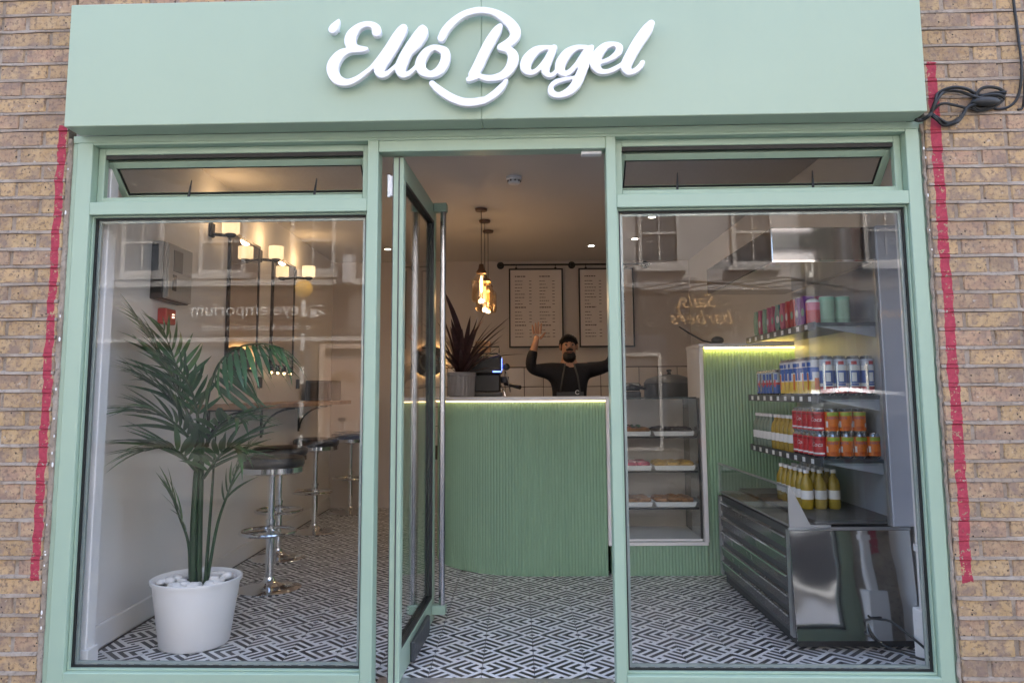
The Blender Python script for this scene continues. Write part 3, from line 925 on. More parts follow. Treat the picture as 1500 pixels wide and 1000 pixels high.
# ================================================================== CABLE COIL on the right-hand brickwork
cc = thing("cable_coil", "coiled black cables tied up on the right brick wall beside the fascia", "cable", (1.9 * cos(TH), -1.9 * sin(TH) - .02, 2.4), -TH)
invc = WORLD[cc.name].inverted()
def cpath(pts, off=-.035):
    out = []
    for i, (u, z) in enumerate(pts):
        y = off + .010 * sin(i * 2.3 + u * 40)
        out.append(invc @ Vector((u * cos(TH) + y * sin(TH), -u * sin(TH) + y * cos(TH), z)))
    return [Vector(p) for p in smooth_path([tuple(v) for v in out], 5)]
LOOPS = [([(1.757, 2.345), (1.775, 2.40), (1.80, 2.445), (1.85, 2.463), (1.91, 2.455), (1.97, 2.432), (2.03, 2.44), (2.072, 2.436)], .0075),
         ([(1.762, 2.352), (1.785, 2.412), (1.83, 2.452), (1.89, 2.450), (1.95, 2.418), (2.01, 2.412), (2.07, 2.425)], .0065),
         ([(1.76, 2.36), (1.80, 2.392), (1.86, 2.385), (1.93, 2.374), (2.0, 2.385), (2.065, 2.43)], .006),
         ([(1.757, 2.355), (1.775, 2.325), (1.815, 2.305), (1.855, 2.31), (1.885, 2.335), (1.91, 2.375), (1.95, 2.39)], .0075),
         ([(1.757, 2.362), (1.79, 2.325), (1.83, 2.314), (1.865, 2.325), (1.893, 2.352), (1.93, 2.392), (1.99, 2.40)], .006),
         ([(1.93, 2.39), (1.97, 2.455), (2.03, 2.458), (2.075, 2.44), (2.04, 2.40), (1.97, 2.372), (1.93, 2.385)], .007),
         ([(1.94, 2.40), (1.98, 2.425), (2.04, 2.425), (2.068, 2.412), (2.02, 2.378), (1.96, 2.365), (1.93, 2.375)], .0065),
         ([(1.69, 2.322), (1.72, 2.328), (1.745, 2.34), (1.765, 2.362)], .008)]
for pts, r in LOOPS:
    MB().tube(cpath(pts), r, 7).build("cable", rubber, cc, True, local=True)
for pts, r in (([(2.15, 3.2), (2.148, 2.9), (2.155, 2.7), (2.15, 2.55), (2.14, 2.44), (2.105, 2.39), (2.05, 2.375), (2.02, 2.385)], .0055),
               ([(2.24, 2.75), (2.19, 2.60), (2.165, 2.50), (2.15, 2.42), (2.152, 2.38), (2.13, 2.37)], .005)):
    MB().tube(cpath(pts, -.024), r, 6).build("cable_tail", rubber, cc, True, local=True)
pk = MB().ball(invc @ Vector((1.985, -.095, 2.398)), (.058, .018, .021), 12, 8)
pk.build("joint_box", rubber, cc, True, local=True)

# ================================================================== COUNTER
ct = thing("serving_counter", "curved green fluted serving counter with white top and glowing led strip", "counter", (0.0, 2.4, 0))
# plan path of the front, from the right end round to the left arm
path = []
for i in range(9): path.append((.588 - (.588 - .10) * i / 8, 1.95))
for i in range(1, 33):
    a = pi / 2 * i / 32
    path.append((.10 - .70 * sin(a), 2.65 - .70 * cos(a)))
for i in range(1, 6): path.append((-.60, 2.65 + .85 * i / 5))
def resample(p, n_per, d):
    L = [0]
    for a, b in zip(p[:-1], p[1:]): L.append(L[-1] + math.hypot(b[0] - a[0], b[1] - a[1]))
    n = int(L[-1] / d)
    out = []
    for k in range(n * n_per + 1):
        s = min(L[-1], k * d / n_per)
        i = max(0, min(len(p) - 2, next((q for q in range(len(L) - 1) if L[q + 1] >= s - 1e-9), len(p) - 2)))
        t = (s - L[i]) / max(1e-9, L[i + 1] - L[i])
        x, y = p[i][0] + (p[i + 1][0] - p[i][0]) * t, p[i][1] + (p[i + 1][1] - p[i][1]) * t
        dx, dy = p[i + 1][0] - p[i][0], p[i + 1][1] - p[i][1]
        l = math.hypot(dx, dy)
        out.append((x, y, -dy / l * -1, dx / l * -1))
    return out
def offset_path(p, d):
    out = []
    for i in range(len(p)):
        a = p[max(0, i - 1)]; b = p[min(len(p) - 1, i + 1)]
        dx, dy = b[0] - a[0], b[1] - a[1]; l = math.hypot(dx, dy)
        out.append((p[i][0] - dy / l * d * 1, p[i][1] + dx / l * d * 1))
    return out
def fluted(path2, z0, z1, pitch, depth, sgn):
    """half-round flutes standing along a plan path; sgn gives the side they bulge to"""
    mb = MB()
    q = resample(path2, 6, pitch)
    row = []
    for k, (x, y, nx_, ny_) in enumerate(q):
        a = pi * (k % 6) / 6
        d = depth * sin(a) ** .8 * sgn
        row.append((x + nx_ * d, y + ny_ * d))
    vs = [(x, y, z0) for x, y in row] + [(x, y, z1) for x, y in row]
    n = len(row)
    mb.add(vs, [(i, i + 1, n + i + 1, n + i) for i in range(n - 1)])
    return mb
# front normal: path runs to -x, so outward (towards -y) is the left-hand... chosen by test point
q0 = resample(path, 6, .021)[3]
SG = 1 if q0[3] < 0 else -1
fluted(path, 0.0, 1.132, .0212, .0055, SG).build("fluted_front", green_flute, ct, fix=False)
core = [(x, y) for x, y in path] + [(-.2, 3.5), (-.2, 2.75), (.1, 2.45), (.588, 2.45)]
MB().prism(offset_path(path, 0.012 if offset_path(path, .01)[3][1] > path[3][1] else -.012) + [(-.14, 3.5), (-.14, 2.8), (.1, 2.45), (.588, 2.45)], 'z', .001, 1.131).build("carcass", green_flute, ct)
sgo = 1 if offset_path(path, .01)[3][1] < path[3][1] else -1
outp = offset_path(path, .028 * sgo)
innp = [(-.12, 3.5), (-.12, 2.82), (.02, 2.52), (.588, 2.47)]
MB().prism(outp + innp, 'z', 1.1395, 1.166).build("worktop", white_paint, ct)
ledp = MB()
a_, b_ = offset_path(path, .018 * sgo), offset_path(path, .010 * sgo)
n = len(path)
ledp.add([(x, y, 1.1325) for x, y in a_] + [(x, y, 1.1325) for x, y in b_] + [(x, y, 1.139) for x, y in a_] + [(x, y, 1.139) for x, y in b_],
         [(i, i + 1, 2 * n + i + 1, 2 * n + i) for i in range(n - 1)] + [(n + i, n + i + 1, i + 1, i) for i in range(n - 1)])
ledp.build("led_strip", led_warm, ct, fix=False)
MB().box(.590, .612, 1.925, 1.96, 0.195, 1.166, .002).build("end_trim", white_paint, ct)

# ================================================================== PASTRY CABINET set into the counter
vc = thing("pastry_cabinet", "glass fronted pastry display cabinet with three shelves of trays", "display cabinet", (.93, 2.2, 0))
V0, V1, VY = .615, 1.215, 1.955
fluted([(.612, 1.95), (1.246, 1.95)][::-1], 0.0, .192, .0212, .0055, SG).build("fluted_base", green_flute, vc, fix=False)
MB().box(.612, 1.246, 1.962, 2.5, .0, .19).build("carcass", green_flute, vc)
MB().box(.613, 1.246, 1.935, 1.958, .193, .215, .002).build("bottom_trim", white_paint, vc)
MB().box(.615, 1.214, 1.958, 2.45, .217, .232, .002).build("deck", white_paint, vc)
MB().box(.615, 1.214, 2.452, 2.47, .217, 1.14, .002).build("back_panel", M("cabinet_back", (.56, .50, .45), .45), vc)
MB().box(1.2155, 1.2215, 1.965, 2.44, .235, 1.15).build("side_glass", glass_clear, vc)
MB().box(.6155, .6205, 1.965, 2.44, .235, 1.15).build("side_glass", glass_clear, vc)
MB().box(V0, V1, VY, VY + .005, .235, 1.15).build("front_glass", glass_clear, vc)
MB().box(1.203, 1.2145, VY - .004, VY + .012, .233, 1.152).build("corner_post", black, vc)
MB().box(V0, 1.2025, VY + .0065, 2.43, 1.150, 1.158, .001).build("top_glass", M("dark_glass_edge", (.02, .035, .035), .15), vc)
SHELF = (.4295, .669, .897)
for z in SHELF:
    sh = MB().box(.622, 1.202, 1.985, 2.42, z - .009, z, .001).build("shelf", glass_clear, vc)
    MB().box(.622, 1.202, 1.978, 1.9845, z - .011, z + .001).build("shelf_edge", rubber, sh)

def bagel_mesh(name, mat, R, r, hole=True):
    mb = MB(); n, mseg = 14, 8
    for i in range(n):
        for k in range(mseg):
            a, b = 2 * pi * i / n, 2 * pi * k / mseg
            w = 1 + .06 * sin(3 * a + k)
            mb.v.append(((R + r * w * cos(b)) * cos(a), (R + r * w * cos(b)) * sin(a), r * .9 * w * sin(b)))
    for i in range(n):
        for k in range(mseg):
            i2, k2 = (i + 1) % n, (k + 1) % mseg
            mb.f.append((i * mseg + k, i2 * mseg + k, i2 * mseg + k2, i * mseg + k2))
    return mb.mesh(name, mat, True)
crust = M("bagel_crust", (.36, .17, .06), .45, var=.35, vscale=30)
pink = M("pink_icing", (.48, .06, .12), .35, var=.3, vscale=40)
yellow = M("yellow_pastry", (.60, .36, .07), .45, var=.3, vscale=35)
dark_seed = M("dark_topping", (.05, .035, .03), .5, var=.4, vscale=70)
salad = M("salad_green", (.06, .14, .035), .5, var=.4, vscale=60)
BM = {k: bagel_mesh("bagel", mt, .032, .026) for k, mt in (("crust", crust), ("pink", pink), ("yellow", yellow), ("dark", dark_seed))}
tray_mb = MB()
tray_mb.prism([(-.128, 0), (.128, 0), (.140, .031), (.134, .031), (.124, .005), (-.124, .005), (-.134, .031), (-.140, .031)], 'y', -.15, .15)
tray_mb.prism([(-.124, .0051), (.124, .0051), (.1335, .030), (-.1335, .030)], 'y', -.15, -.145)
tray_mb.prism([(-.124, .0051), (.124, .0051), (.1335, .030), (-.1335, .030)], 'y', .145, .15)
tray_me = tray_mb.mesh("serving_tray", white_plastic)
TL = {(0, 0): ("left tray on the bottom cabinet shelf, of brown bagels", "crust", "crust"), (0, 1): ("right tray on the bottom cabinet shelf, of brown bagels", "crust", "crust"),
      (1, 0): ("tray of pink iced rings on the middle cabinet shelf", "pink", "pink"), (1, 1): ("tray of yellow pastries on the middle cabinet shelf", "yellow", "yellow"),
      (2, 0): ("left tray on the top cabinet shelf, bagels with green salad", "crust", "crust"), (2, 1): ("right tray on the top cabinet shelf, of dark topped bagels", "dark", "dark")}
PL = {"crust": "brown ring bagel lying in a", "pink": "pink iced ring lying in a", "yellow": "yellow ring pastry lying in a", "dark": "dark topped bagel lying in a"}
for (j, i), (lab, ka, kb) in TL.items():
    cx, cy, z = .765 + i * .292, 2.17, SHELF[j] + .001
    o = inst("serving_tray", tray_me, None, Matrix.Translation((cx, cy, z)))
    tag(o, "white " + lab, "tray", "white trays in the pastry cabinet")
    for r in range(2):
        for k in range(3):
            b = inst("bagel", BM[ka], None, Matrix.Translation((cx - .083 + k * .083 + random.uniform(-.006, .006), cy - .075 + r * .10, z + .033)) @
                     Matrix.Rotation(random.uniform(0, 6), 4, 'Z') @ Matrix.Rotation(random.uniform(-.12, .12), 4, 'X'))
            wh = {(0, 0): "left tray on the bottom cabinet shelf", (0, 1): "right tray on the bottom cabinet shelf", (1, 0): "tray on the middle cabinet shelf", (1, 1): "tray on the middle cabinet shelf",
                  (2, 0): "left tray on the top cabinet shelf", (2, 1): "right tray on the top cabinet shelf"}[(j, i)]
            tag(b, "%s %s " % (("front", "rear")[r], ("left", "middle", "right")[k]) + PL[ka].replace(" lying in a", " in the") + " " + wh, "pastry", "pastries in the " + wh + (" (pink)" if ka == "pink" else " (yellow)" if ka == "yellow" else ""))
    if (j, i) == (2, 0):
        g = MB()
        for _ in range(26):
            x, y = cx + random.uniform(-.10, .10), cy + random.uniform(-.11, .05)
            g.ball((x, y, z + .052 + random.uniform(0, .016)), (.012, .010, .007), 5, 4)
        tag(g.build("salad_leaves", salad, None), "chopped green salad heaped over the bagels on the top cabinet shelf", "salad", kind='stuff')

# ================================================================== TALL FLUTED PANEL right of the pastry cabinet
tp = thing("fluted_partition", "tall green fluted partition with bright yellow led under its cap", "partition", (1.55, 2.05, 0))
fluted([(1.872, 1.955), (1.250, 1.955)], 0.0, 1.475, .0212, .0055, SG).build("fluted_front", green_flute, tp, fix=False)
MB().box(1.25, 1.872, 1.966, 2.30, .001, 1.474).build("carcass", green_flute, tp)
MB().box(1.222, 1.2495, 1.925, 2.3, .2155, 1.489, .002).build("edge_trim", white_paint, tp)
MB().box(1.222, 1.872, 1.922, 2.32, 1.4895, 1.515, .002).build("cap", white_paint, tp)
MB().box(1.26, 1.868, 1.931, 1.939, 1.481, 1.4885).build("led_strip", led_yellow, tp)

# ================================================================== DRINKS FRIDGE
canopy_m = M('canopy_steel', (.30, .31, .33), .12, 1.0, rvar=.03)
grille_m = M("grille_dark_steel", (.16, .165, .17), .25, 1.0)
fr = thing("drinks_fridge", "tall open fronted steel drinks fridge with mirror steel base", "fridge", (1.55, 1.1, 0))
FY0, FY1, FX0, FX1 = .48, 1.76, 1.272, 1.835
MB().box(FX0 + .03, FX1, FY0 + .02, FY1 - .02, .012, .06).build("plinth", rubber, fr)
MB().box(FX0 + .012, FX1, FY0 + .008, FY1 - .008, .062, .545, .003).build("base", dark_grey, fr)
MB().prism([(FY0 - .046, .058), (FY0 - .040, .058), (FY0 + .0075, .540), (FY0 + .001, .540)], 'x', FX0, FX1).build("end_panel", steel, fr)
MB().box(FX0 + .09, FX1 - .05, FY0 - .004, FY0 - .001, .548, .551).box(FX0 - .004, FX1 + .004, FY0 - .004, FY0 + .01, .5425, .556, .002).build("end_trim", grey_metal, fr)
for ya, yb in ((FY0 + .0085, FY0 + .05), (FY1 - .05, FY1)): MB().box(FX0, FX0 + .0115, ya, yb, .058, .540).build("front_stile", grey_metal, fr)
for k in range(5):
    z = .09 + k * .09
    MB().box(FX0 - .010, FX0 - .0045, FY0 + .052, FY1 - .052, z + .050, z + .058).build('slat_highlight', chrome, fr)  # added chrome strip standing in for the bright highlight along each slat edge
    MB().prism([(FX0 + .004, z), (FX0 - .004, z + .055), (FX0 + .006, z + .062), (FX0 + .0115, z + .01)], 'y', FY0 + .052, FY1 - .052).build("grille_slat", grille_m, fr)
MB().box(FX0 + .005, FX0 + .2, FY0 + .01, FY1 - .01, .5565, .566).build("deck", grey_metal, fr)
MB().box(FX0 + .004, FX0 + .010, FY0 + .015, FY1 - .01, .567, .735).build("guard_glass", glass_clear, fr)
MB().prism([(FX0 + .002, .557), (FX0 + .105, .557), (FX0 + .018, .738), (FX0 + .002, .738)], 'y', FY0, FY0 + .010).build("end_bracket", grey_metal, fr)
MB().box(FX0 + .001, FX0 + .013, FY0 + .011, FY1 - .01, .7355, .744, .001).build("guard_rail", grey_metal, fr)
MB().box(1.80, FX1, FY0 + .0, FY1, .558, 1.83, .003).build("back_panel", blue_grey, fr)
MB().box(1.757, FX1 + .024, FY0 - .012, FY0 + .03, .558, 1.995, .003).build("pillar", blue_grey, fr)
MB().box(1.744, 1.7565, FY0 - .006, FY0 + .02, .56, 1.83).build("pillar_edge", grey_metal, fr)
MB().box(1.41, 1.7435, FY0 + .004, FY0 + .0095, .575, 1.828).build("end_glass", glass_clear, fr)
MB().box(1.25, 1.7565, FY0 + .0, FY1, 1.822, 1.99, .004).build("canopy", canopy_m, fr)
MB().box(1.248, 1.7565, FY0 - .006, FY0 - .001, 1.816, 1.828, .001).build("canopy_trim", chrome, fr)
FSH = {1: 1.532, 2: 1.168, 3: .858, 4: .585}
for k, z in FSH.items():
    if k < 4:
        s = MB().box(1.495, 1.80, FY0 + .12, FY1 - .03, z - .018, z, .002).build("shelf", M("shelf_dark%d" % k, (.11, .13, .15), .35, .5), fr)
        MB().box(1.482, 1.4945, FY0 + .12, FY1 - .03, z - .034, z + .004, .001).build("shelf_lip", dark_grey, s)
        MB().prism([(1.496, z - .0185), (1.79, z - .0185), (1.79, z - .075)], 'y', FY0 + .125, FY0 + .131).build("shelf_bracket", blue_grey, s)
        MB().box(1.50, 1.76, FY0 + .113, FY0 + .1185, z - .03, z + .018, .001).build("price_rail", glass_clear, s)
        for q in range(9):
            y = FY0 + .20 + q * .118
            MB().box(1.4795, 1.4815, y, y + .035, z - .028, z - .004).build("price_tag", white_plastic, s)
    else:
        MB().box(1.40, 1.80, FY0 + .02, FY1 - .03, z - .018, z).build("lower_deck", dark_grey, fr)

# --- drinks standing on the fridge shelves
def col(name, c, rough=.3, metal=0.0, var=.06): return M(name, c, rough, metal, var=var, vscale=25)
c_orange, c_red, c_blue, c_white, c_yellow, c_silver = col("can_orange", (.70, .17, .02)), col("can_red", (.48, .03, .035)), col("can_blue", (.03, .10, .38)), col("can_white", (.74, .76, .78)), col("can_yellow", (.68, .45, .04)), M("can_lid", (.62, .63, .65), .25, 1.0)
c_mint, c_pink, c_purple, c_teal = col("tub_mint", (.28, .47, .36)), col("pack_pink", (.52, .12, .22)), col("pack_purple", (.20, .07, .33)), col("can_teal", (.04, .22, .26))
b_glass = GLASS("bottle_glass", (.86, .90, .84), .06)
b_clear, b_amber, b_label = col("bottle_body", (.20, .25, .20), .15), col("bottle_amber", (.38, .26, .05), .15), col("bottle_label", (.72, .72, .72))
b_yellow = col("bottle_yellow", (.36, .25, .03), .18)
def patched(z0, z1, r, a0, a1, mt, n=8):
    """a printed panel wrapped on part of a can"""
    mb = MB()
    for i in range(n + 1):
        a = a0 + (a1 - a0) * i / n
        mb.v += [((r + .0006) * cos(a), (r + .0006) * sin(a), z0), ((r + .0006) * cos(a), (r + .0006) * sin(a), z1)]
    mb.f += [(2 * i, 2 * i + 2, 2 * i + 3, 2 * i + 1) for i in range(n)]
    return (mb, mt)
def banded(profile_bands, r, n=18):
    """list of (mesh builder, material) rings for a can wall split into printed bands"""
    out = []
    for z0, z1, mt in profile_bands:
        mb = MB().lathe([(r, z0), (r, z1)], n=n); mb.f = [f for f in mb.f if len(f) == 4]
        out.append((mb, mt))
    return out
def joined(name, items):
    vs, fs, mi, mats = [], [], [], []
    for mb, mt in items:
        if mt not in mats: mats.append(mt)
        o_ = len(vs); vs += mb.v; fs += [tuple(i + o_ for i in f) for f in mb.f]; mi += [mats.index(mt)] * len(mb.f)
    me = bpy.data.meshes.new(name); me.from_pydata(vs, [], fs)
    for mt in mats: me.materials.append(mt)
    for p, k in zip(me.polygons, mi): p.material_index = k; p.use_smooth = True
    try: me.set_sharp_from_angle(angle=radians(38))
    except Exception: pass
    return me
def can_mesh(name, r, h, bands, extra=()):
    it = [(MB().lathe([(r * .78, 0), (r, .012)]), c_silver)]
    it += banded(bands, r)
    it += [patched(z0, z1, r, a0, a1, mt) for z0, z1, a0, a1, mt in extra]
    it += [(MB().lathe([(r, h - .016), (r * .82, h - .004)]), c_silver)]
    return joined(name, it)
lid_cache = {}
def lid_mesh(r, h):
    k = (r, h)
    if k not in lid_cache:
        lid_cache[k] = MB().lathe([(r * .80, h - .0055), (r * .84, h), (r * .78, h), (r * .74, h - .005), (.0, h - .005)], n=18).mesh("lid", c_silver, True)
    return lid_cache[k]
def wrap_text(txt, size, mat, r, zc, ang, shear=0.0, extrude=.0006):
    cu = bpy.data.curves.new("lettering", 'FONT'); cu.body = txt; cu.size = size; cu.shear = shear; cu.align_x = 'CENTER'; cu.extrude = 0; cu.resolution_u = 2
    tmp = bpy.data.objects.new("tmp", cu); COL.objects.link(tmp)
    me = bpy.data.meshes.new_from_object(tmp.evaluated_get(bpy.context.evaluated_depsgraph_get()))
    bpy.data.objects.remove(tmp)
    bm = bmesh.new(); bm.from_mesh(me)
    bmesh.ops.subdivide_edges(bm, edges=[e for e in bm.edges if e.calc_length() > size * .3], cuts=2)
    bmesh.ops.triangulate(bm, faces=bm.faces)
    bm.to_mesh(me); bm.free()
    for v in me.vertices:
        a = ang + v.co.x / r
        v.co = ((r + .0012) * cos(a), (r + .0012) * sin(a), zc + v.co.y)
    me.materials.clear(); me.materials.append(mat); me.name = "lettering"
    return me
T_F = wrap_text("FANTA", .017, col("ink_blue", (.02, .05, .30)), .033, .070, -pi / 2 - .25, .1)
T_F2 = wrap_text("FANTA", .017, col("ink_blue2", (.02, .05, .30)), .033, .070, -pi / 2 - .9, .1)
T_C = wrap_text("Coca", .030, col("ink_white", (.78, .78, .78)), .033, .058, -pi * .80, .35)
can_o = can_mesh("drinks_can", .033, .122, [(.012, .050, c_orange), (.050, .062, c_orange), (.062, .106, c_orange)], [(.018, .034, -2.2, -1.2, col("can_deep_orange", (.50, .09, .01))), (.03, .05, -.9, -.5, c_white), (.086, .104, -2.6, -.4, col("can_lime", (.30, .42, .05))), (.03, .06, -2.9, -2.5, c_white)])
can_r = can_mesh("drinks_can", .033, .122, [(.012, .106, c_red)], [(.02, .028, -3.6, -1.2, c_white), (.09, .096, -3.6, -1.2, col("can_deep_red", (.25, .01, .015)))])
can_e = can_mesh("drinks_can", .033, .198, [(.012, .045, c_red), (.045, .062, c_white), (.062, .125, c_blue), (.125, .150, c_white), (.150, .182, col("can_pale", (.50, .55, .66)))], [(.03, .16, -2.4, -2.0, c_silver), (.07, .115, -1.9, -1.2, c_white), (.05, .06, -2.0, -.9, c_blue), (.155, .172, -1.9, -1.1, c_red), (.02, .17, -.5, -.3, c_silver), (.08, .11, 1.4, 2.6, c_red)])
can_y = can_mesh("drinks_can", .033, .198, [(.012, .075, c_yellow), (.075, .12, c_white), (.12, .145, c_blue), (.145, .182, col("can_pale2", (.55, .56, .60)))], [(.03, .115, -3.5, -2.9, c_orange), (.08, .14, -2.8, -2.2, c_blue), (.15, .17, -3.4, -2.4, c_blue), (.03, .09, -1.9, -1.2, c_orange)])
can_b = can_mesh("drinks_can", .026, .15, [(.012, .062, c_blue), (.062, .075, c_red), (.075, .134, col("can_pale3", (.42, .50, .60)))], [(.02, .13, -3.3, -2.8, c_silver), (.05, .09, -2.6, -2.2, c_red), (.09, .125, -2.5, -1.9, c_blue)])
tub = joined("snack_tub", banded([(.0, .118, c_mint), (.118, .135, col("tub_lid", (.24, .5, .38)))], .037) + [(MB().lathe([(.037, .135), (.034, .138), (0, .138)]), c_white)])
def bottle_mesh(name, body, lab):
    return joined(name, [(MB().lathe([(.026, 0), (.031, .008), (.031, .05)]), body), (MB().lathe([(.0314, .05), (.0314, .095)]), lab), (MB().lathe([(.031, .095), (.031, .12), (.026, .145), (.013, .168), (.012, .182)]), body), (MB().lathe([(.0145, .182), (.0145, .2), (0, .2)]), lab)])
bot_c, bot_a, bot_y = bottle_mesh("drinks_bottle", b_clear, b_label), bottle_mesh("drinks_bottle", b_amber, b_label), bottle_mesh("drinks_bottle", b_yellow, b_label)
ORD = ('first', 'second', 'third', 'fourth', 'fifth', 'sixth', 'seventh', 'eighth', 'ninth', 'tenth', 'eleventh')
def put(name, me, x, y, z, label, cat, group, lid=None, txt=None, rz=0):
    o = inst(name, me, None, Matrix.Translation((x, y, z + .0005)) @ Matrix.Rotation(rz, 4, 'Z'))
    tag(o, label, cat, group)
    if lid: inst("lid", lid_mesh(*lid), o)
    if txt: inst("lettering", txt, o)
    return o
z3 = FSH[3]
for lvl in range(2):
    for k in range(4 if lvl == 0 else 3):
        put("drinks_can", can_o, 1.575 + k * .0675, .668, z3 + lvl * .1235, "%s orange drinks can from the left, %s row of third shelf" % (ORD[k], "lower" if lvl == 0 else "upper"), "drinks can", "orange cans, %s row on the third fridge shelf" % ("lower" if lvl == 0 else "upper"), (.033, .122), T_F if k % 3 != 1 else T_F2, random.uniform(-.25, .25))
    for k in range(5):
        put("drinks_can", can_r, 1.522 + (.0 if k else .0), .700 + k * .069, z3 + lvl * .1235, "%s red drinks can back from the orange cans, %s row" % (ORD[k], "lower" if lvl == 0 else "upper"), "drinks can", "red cans, %s row on the third fridge shelf" % ("lower" if lvl == 0 else "upper"), (.033, .122), T_C if k in (0, 3) else None)
for k in range(5): put("drinks_bottle", bot_a, 1.525, 1.075 + k * .068, z3, "amber drinks bottle with white label, %s behind the red cans" % ORD[k], "bottle", "amber bottles on the third fridge shelf")
for k in range(5): put("drinks_bottle", bot_c, 1.525, 1.435 + k * .064, z3, "pale green drinks bottle with white label, %s behind the amber bottles" % ORD[k], "bottle", "pale green bottles on the third fridge shelf")
z2 = FSH[2]
for k in range(4): put("drinks_can", can_e, 1.560 + k * .068, .668, z2, "tall blue and white can, %s from the left on the second fridge shelf" % ORD[k], "drinks can", "tall blue cans on the second fridge shelf", (.033, .198), rz=random.uniform(-.5, .5))
for k in range(7): put("drinks_can", can_y, 1.524, .735 + k * .068, z2, "tall yellow and blue can, %s back along the second fridge shelf" % ORD[k], "drinks can", "tall yellow cans on the second fridge shelf", (.033, .198), rz=random.uniform(-.5, .5))
for k in range(6): put("drinks_can", can_y, 1.594, .738 + k * .068, z2, "tall yellow and blue can, %s back in the inner row, second fridge shelf" % ORD[k], "drinks can", "inner row of tall yellow cans on the second fridge shelf", (.033, .198), rz=random.uniform(-.6, .6))
for k in range(6): put("drinks_can", can_b, 1.520, 1.30 + k * .056, z2, "small blue can, %s behind the tall yellow cans on the second shelf" % ORD[k], "drinks can", "small blue cans on the second fridge shelf", (.026, .15), rz=random.uniform(-.4, .4))
z1 = FSH[1]
for k in range(2): put("snack_tub", tub, 1.585 + k * .078, .68, z1, "mint green round tub on the top fridge shelf, %s one from the left" % ORD[k], "tub", "mint green tubs on the top fridge shelf")
put("snack_tub", joined("snack_tub", banded([(.0, .07, c_red), (.07, .11, c_pink)], .036) + [(MB().ball((0, 0, .11), (.036, .036, .022)), c_white)]), 1.522, .70, z1, "red and pink round tub beside the mint green tubs", "tub", "round tubs on the top fridge shelf")
pack = MB().prism([(-.012, 0), (.012, 0), (.028, .03), (.030, .10), (.018, .135), (.016, .155), (-.016, .155), (-.018, .135), (-.030, .10), (-.028, .03)], 'x', -.03, .03)
for k, (mt, nm) in enumerate(((c_purple, "purple"), (c_purple, "purple"), (c_red, "red"), (c_red, "red"), (c_pink, "pink"), (c_teal, "teal"), (c_pink, "pink"), (c_pink, "pink"), (c_mint, "pale green"), (c_pink, "pink"), (c_mint, "pale green"))):
    me = pack.mesh("snack_packet", mt)
    o = put("snack_packet", me, 1.53, .79 + k * .079, z1, "%s snack packet on the top fridge shelf, %s behind the round tubs" % (nm, ORD[k]), "packet", "%s packets on the top fridge shelf" % nm, rz=random.uniform(-.15, .15))
    lm = MB().ball((-.031, -.006, .07), (.004, .018, .022), 8, 6).mesh("label_patch", c_white if k % 2 else c_mint, True)
    inst("label_patch", lm, o)
for k in range(9):
    mt, nm = ((c_pink, 'pink'), (c_yellow, 'yellow'), (c_teal, 'teal'))[k % 3]
    put('snack_packet', pack.mesh('snack_packet', mt), 1.60, .80 + k * .083, z1, '%s snack packet on the top fridge shelf, %s back in the inner row' % (nm, ORD[k]), 'packet', 'inner row of packets on the top fridge shelf', rz=random.uniform(-.2, .2))
z4 = FSH[4]
for q in range(3):
    for k in range(6): put("drinks_bottle", bot_y, 1.505 + q * .07, .86 + k * .074, z4, "yellow bottle on the lowest deck, %s row from the front, %s from the near end" % (ORD[q], ORD[k]), "bottle", "yellow bottles on the lowest fridge deck", rz=random.uniform(-.6, .6))

# pipe casing, socket box and flex by the right window reveal
pc = thing("pipe_casing", "white pipe casing with socket box in the right window corner", "pipe", (1.75, .2, 0))
MB().box(1.722, 1.762, .17, .215, .185, 2.58, .006).build("casing", white_paint, pc)
MB().box(1.705, 1.80, .15, .24, .0, .262, .004).build("socket_box", white_plastic, pc)
MB().box(1.716, 1.768, .165, .22, .50, .53, .002).build("pipe_clip", white_plastic, pc)
fx = thing("power_flex", "black power flex trailing from the fridge to the white socket box", "cable", (1.70, .3, 0))
for pts in ([(1.60, .475, .20), (1.61, .44, .16), (1.68, .40, .155), (1.69, .26, .14), (1.70, .15, .12), (1.725, .135, .09), (1.79, .125, .095)],
            [(1.60, .472, .19), (1.605, .43, .10), (1.65, .40, .05), (1.68, .28, .055), (1.69, .16, .07), (1.72, .14, .075), (1.78, .13, .085)],
            [(1.66, .20, .006), (1.70, .135, .006), (1.76, .125, .05), (1.80, .125, .09)]):
    MB().tube([tuple(p) for p in smooth_path(pts, 5)], .0055, 7).build("flex", rubber, fx, True)

# ================================================================== LEFT WALL: sconces, mirrors, shelf
def sconce(y, label):
    s = thing("wall_light", label, "wall light", (XL, y, 2.24), group="wall lights between the mirrors")
    MB().box(XL, XL + .022, y - .03, y + .03, 2.215, 2.31, .006).build("back_plate", black, s)
    MB().tube([(XL + .02, y, 2.235), (XL + .09, y, 2.228), (XL + .125, y, 2.228)], .011, 8).build("arm", black, s, True)
    MB().lathe([(.016, -.012), (.034, .0), (.036, .012), (.030, .016)], XL + .135, y, 2.222).build("cup", black, s, True)
    sh = MB().lathe([(.050, .016), (.056, .022), (.057, .112), (.054, .112), (.053, .024)], XL + .135, y, 2.222).build("lamp_shade", shade_m, s, True)
    l = bpy.data.lights.new("sconce_lamp", 'POINT'); l.energy = 0.22; l.color = (1, .62, .30); l.shadow_soft_size = .04
    lo = bpy.data.objects.new("sconce_lamp", l); COL.objects.link(lo); lo.location = (.135, 0, .145); lo.parent = s
for y, lb in ((1.68, "black wall light with glowing shade nearest the window"), (2.62, "black wall light with glowing shade between the two wall mirrors"), (3.55, "black wall light with glowing shade deepest in the shop")): sconce(y, lb)
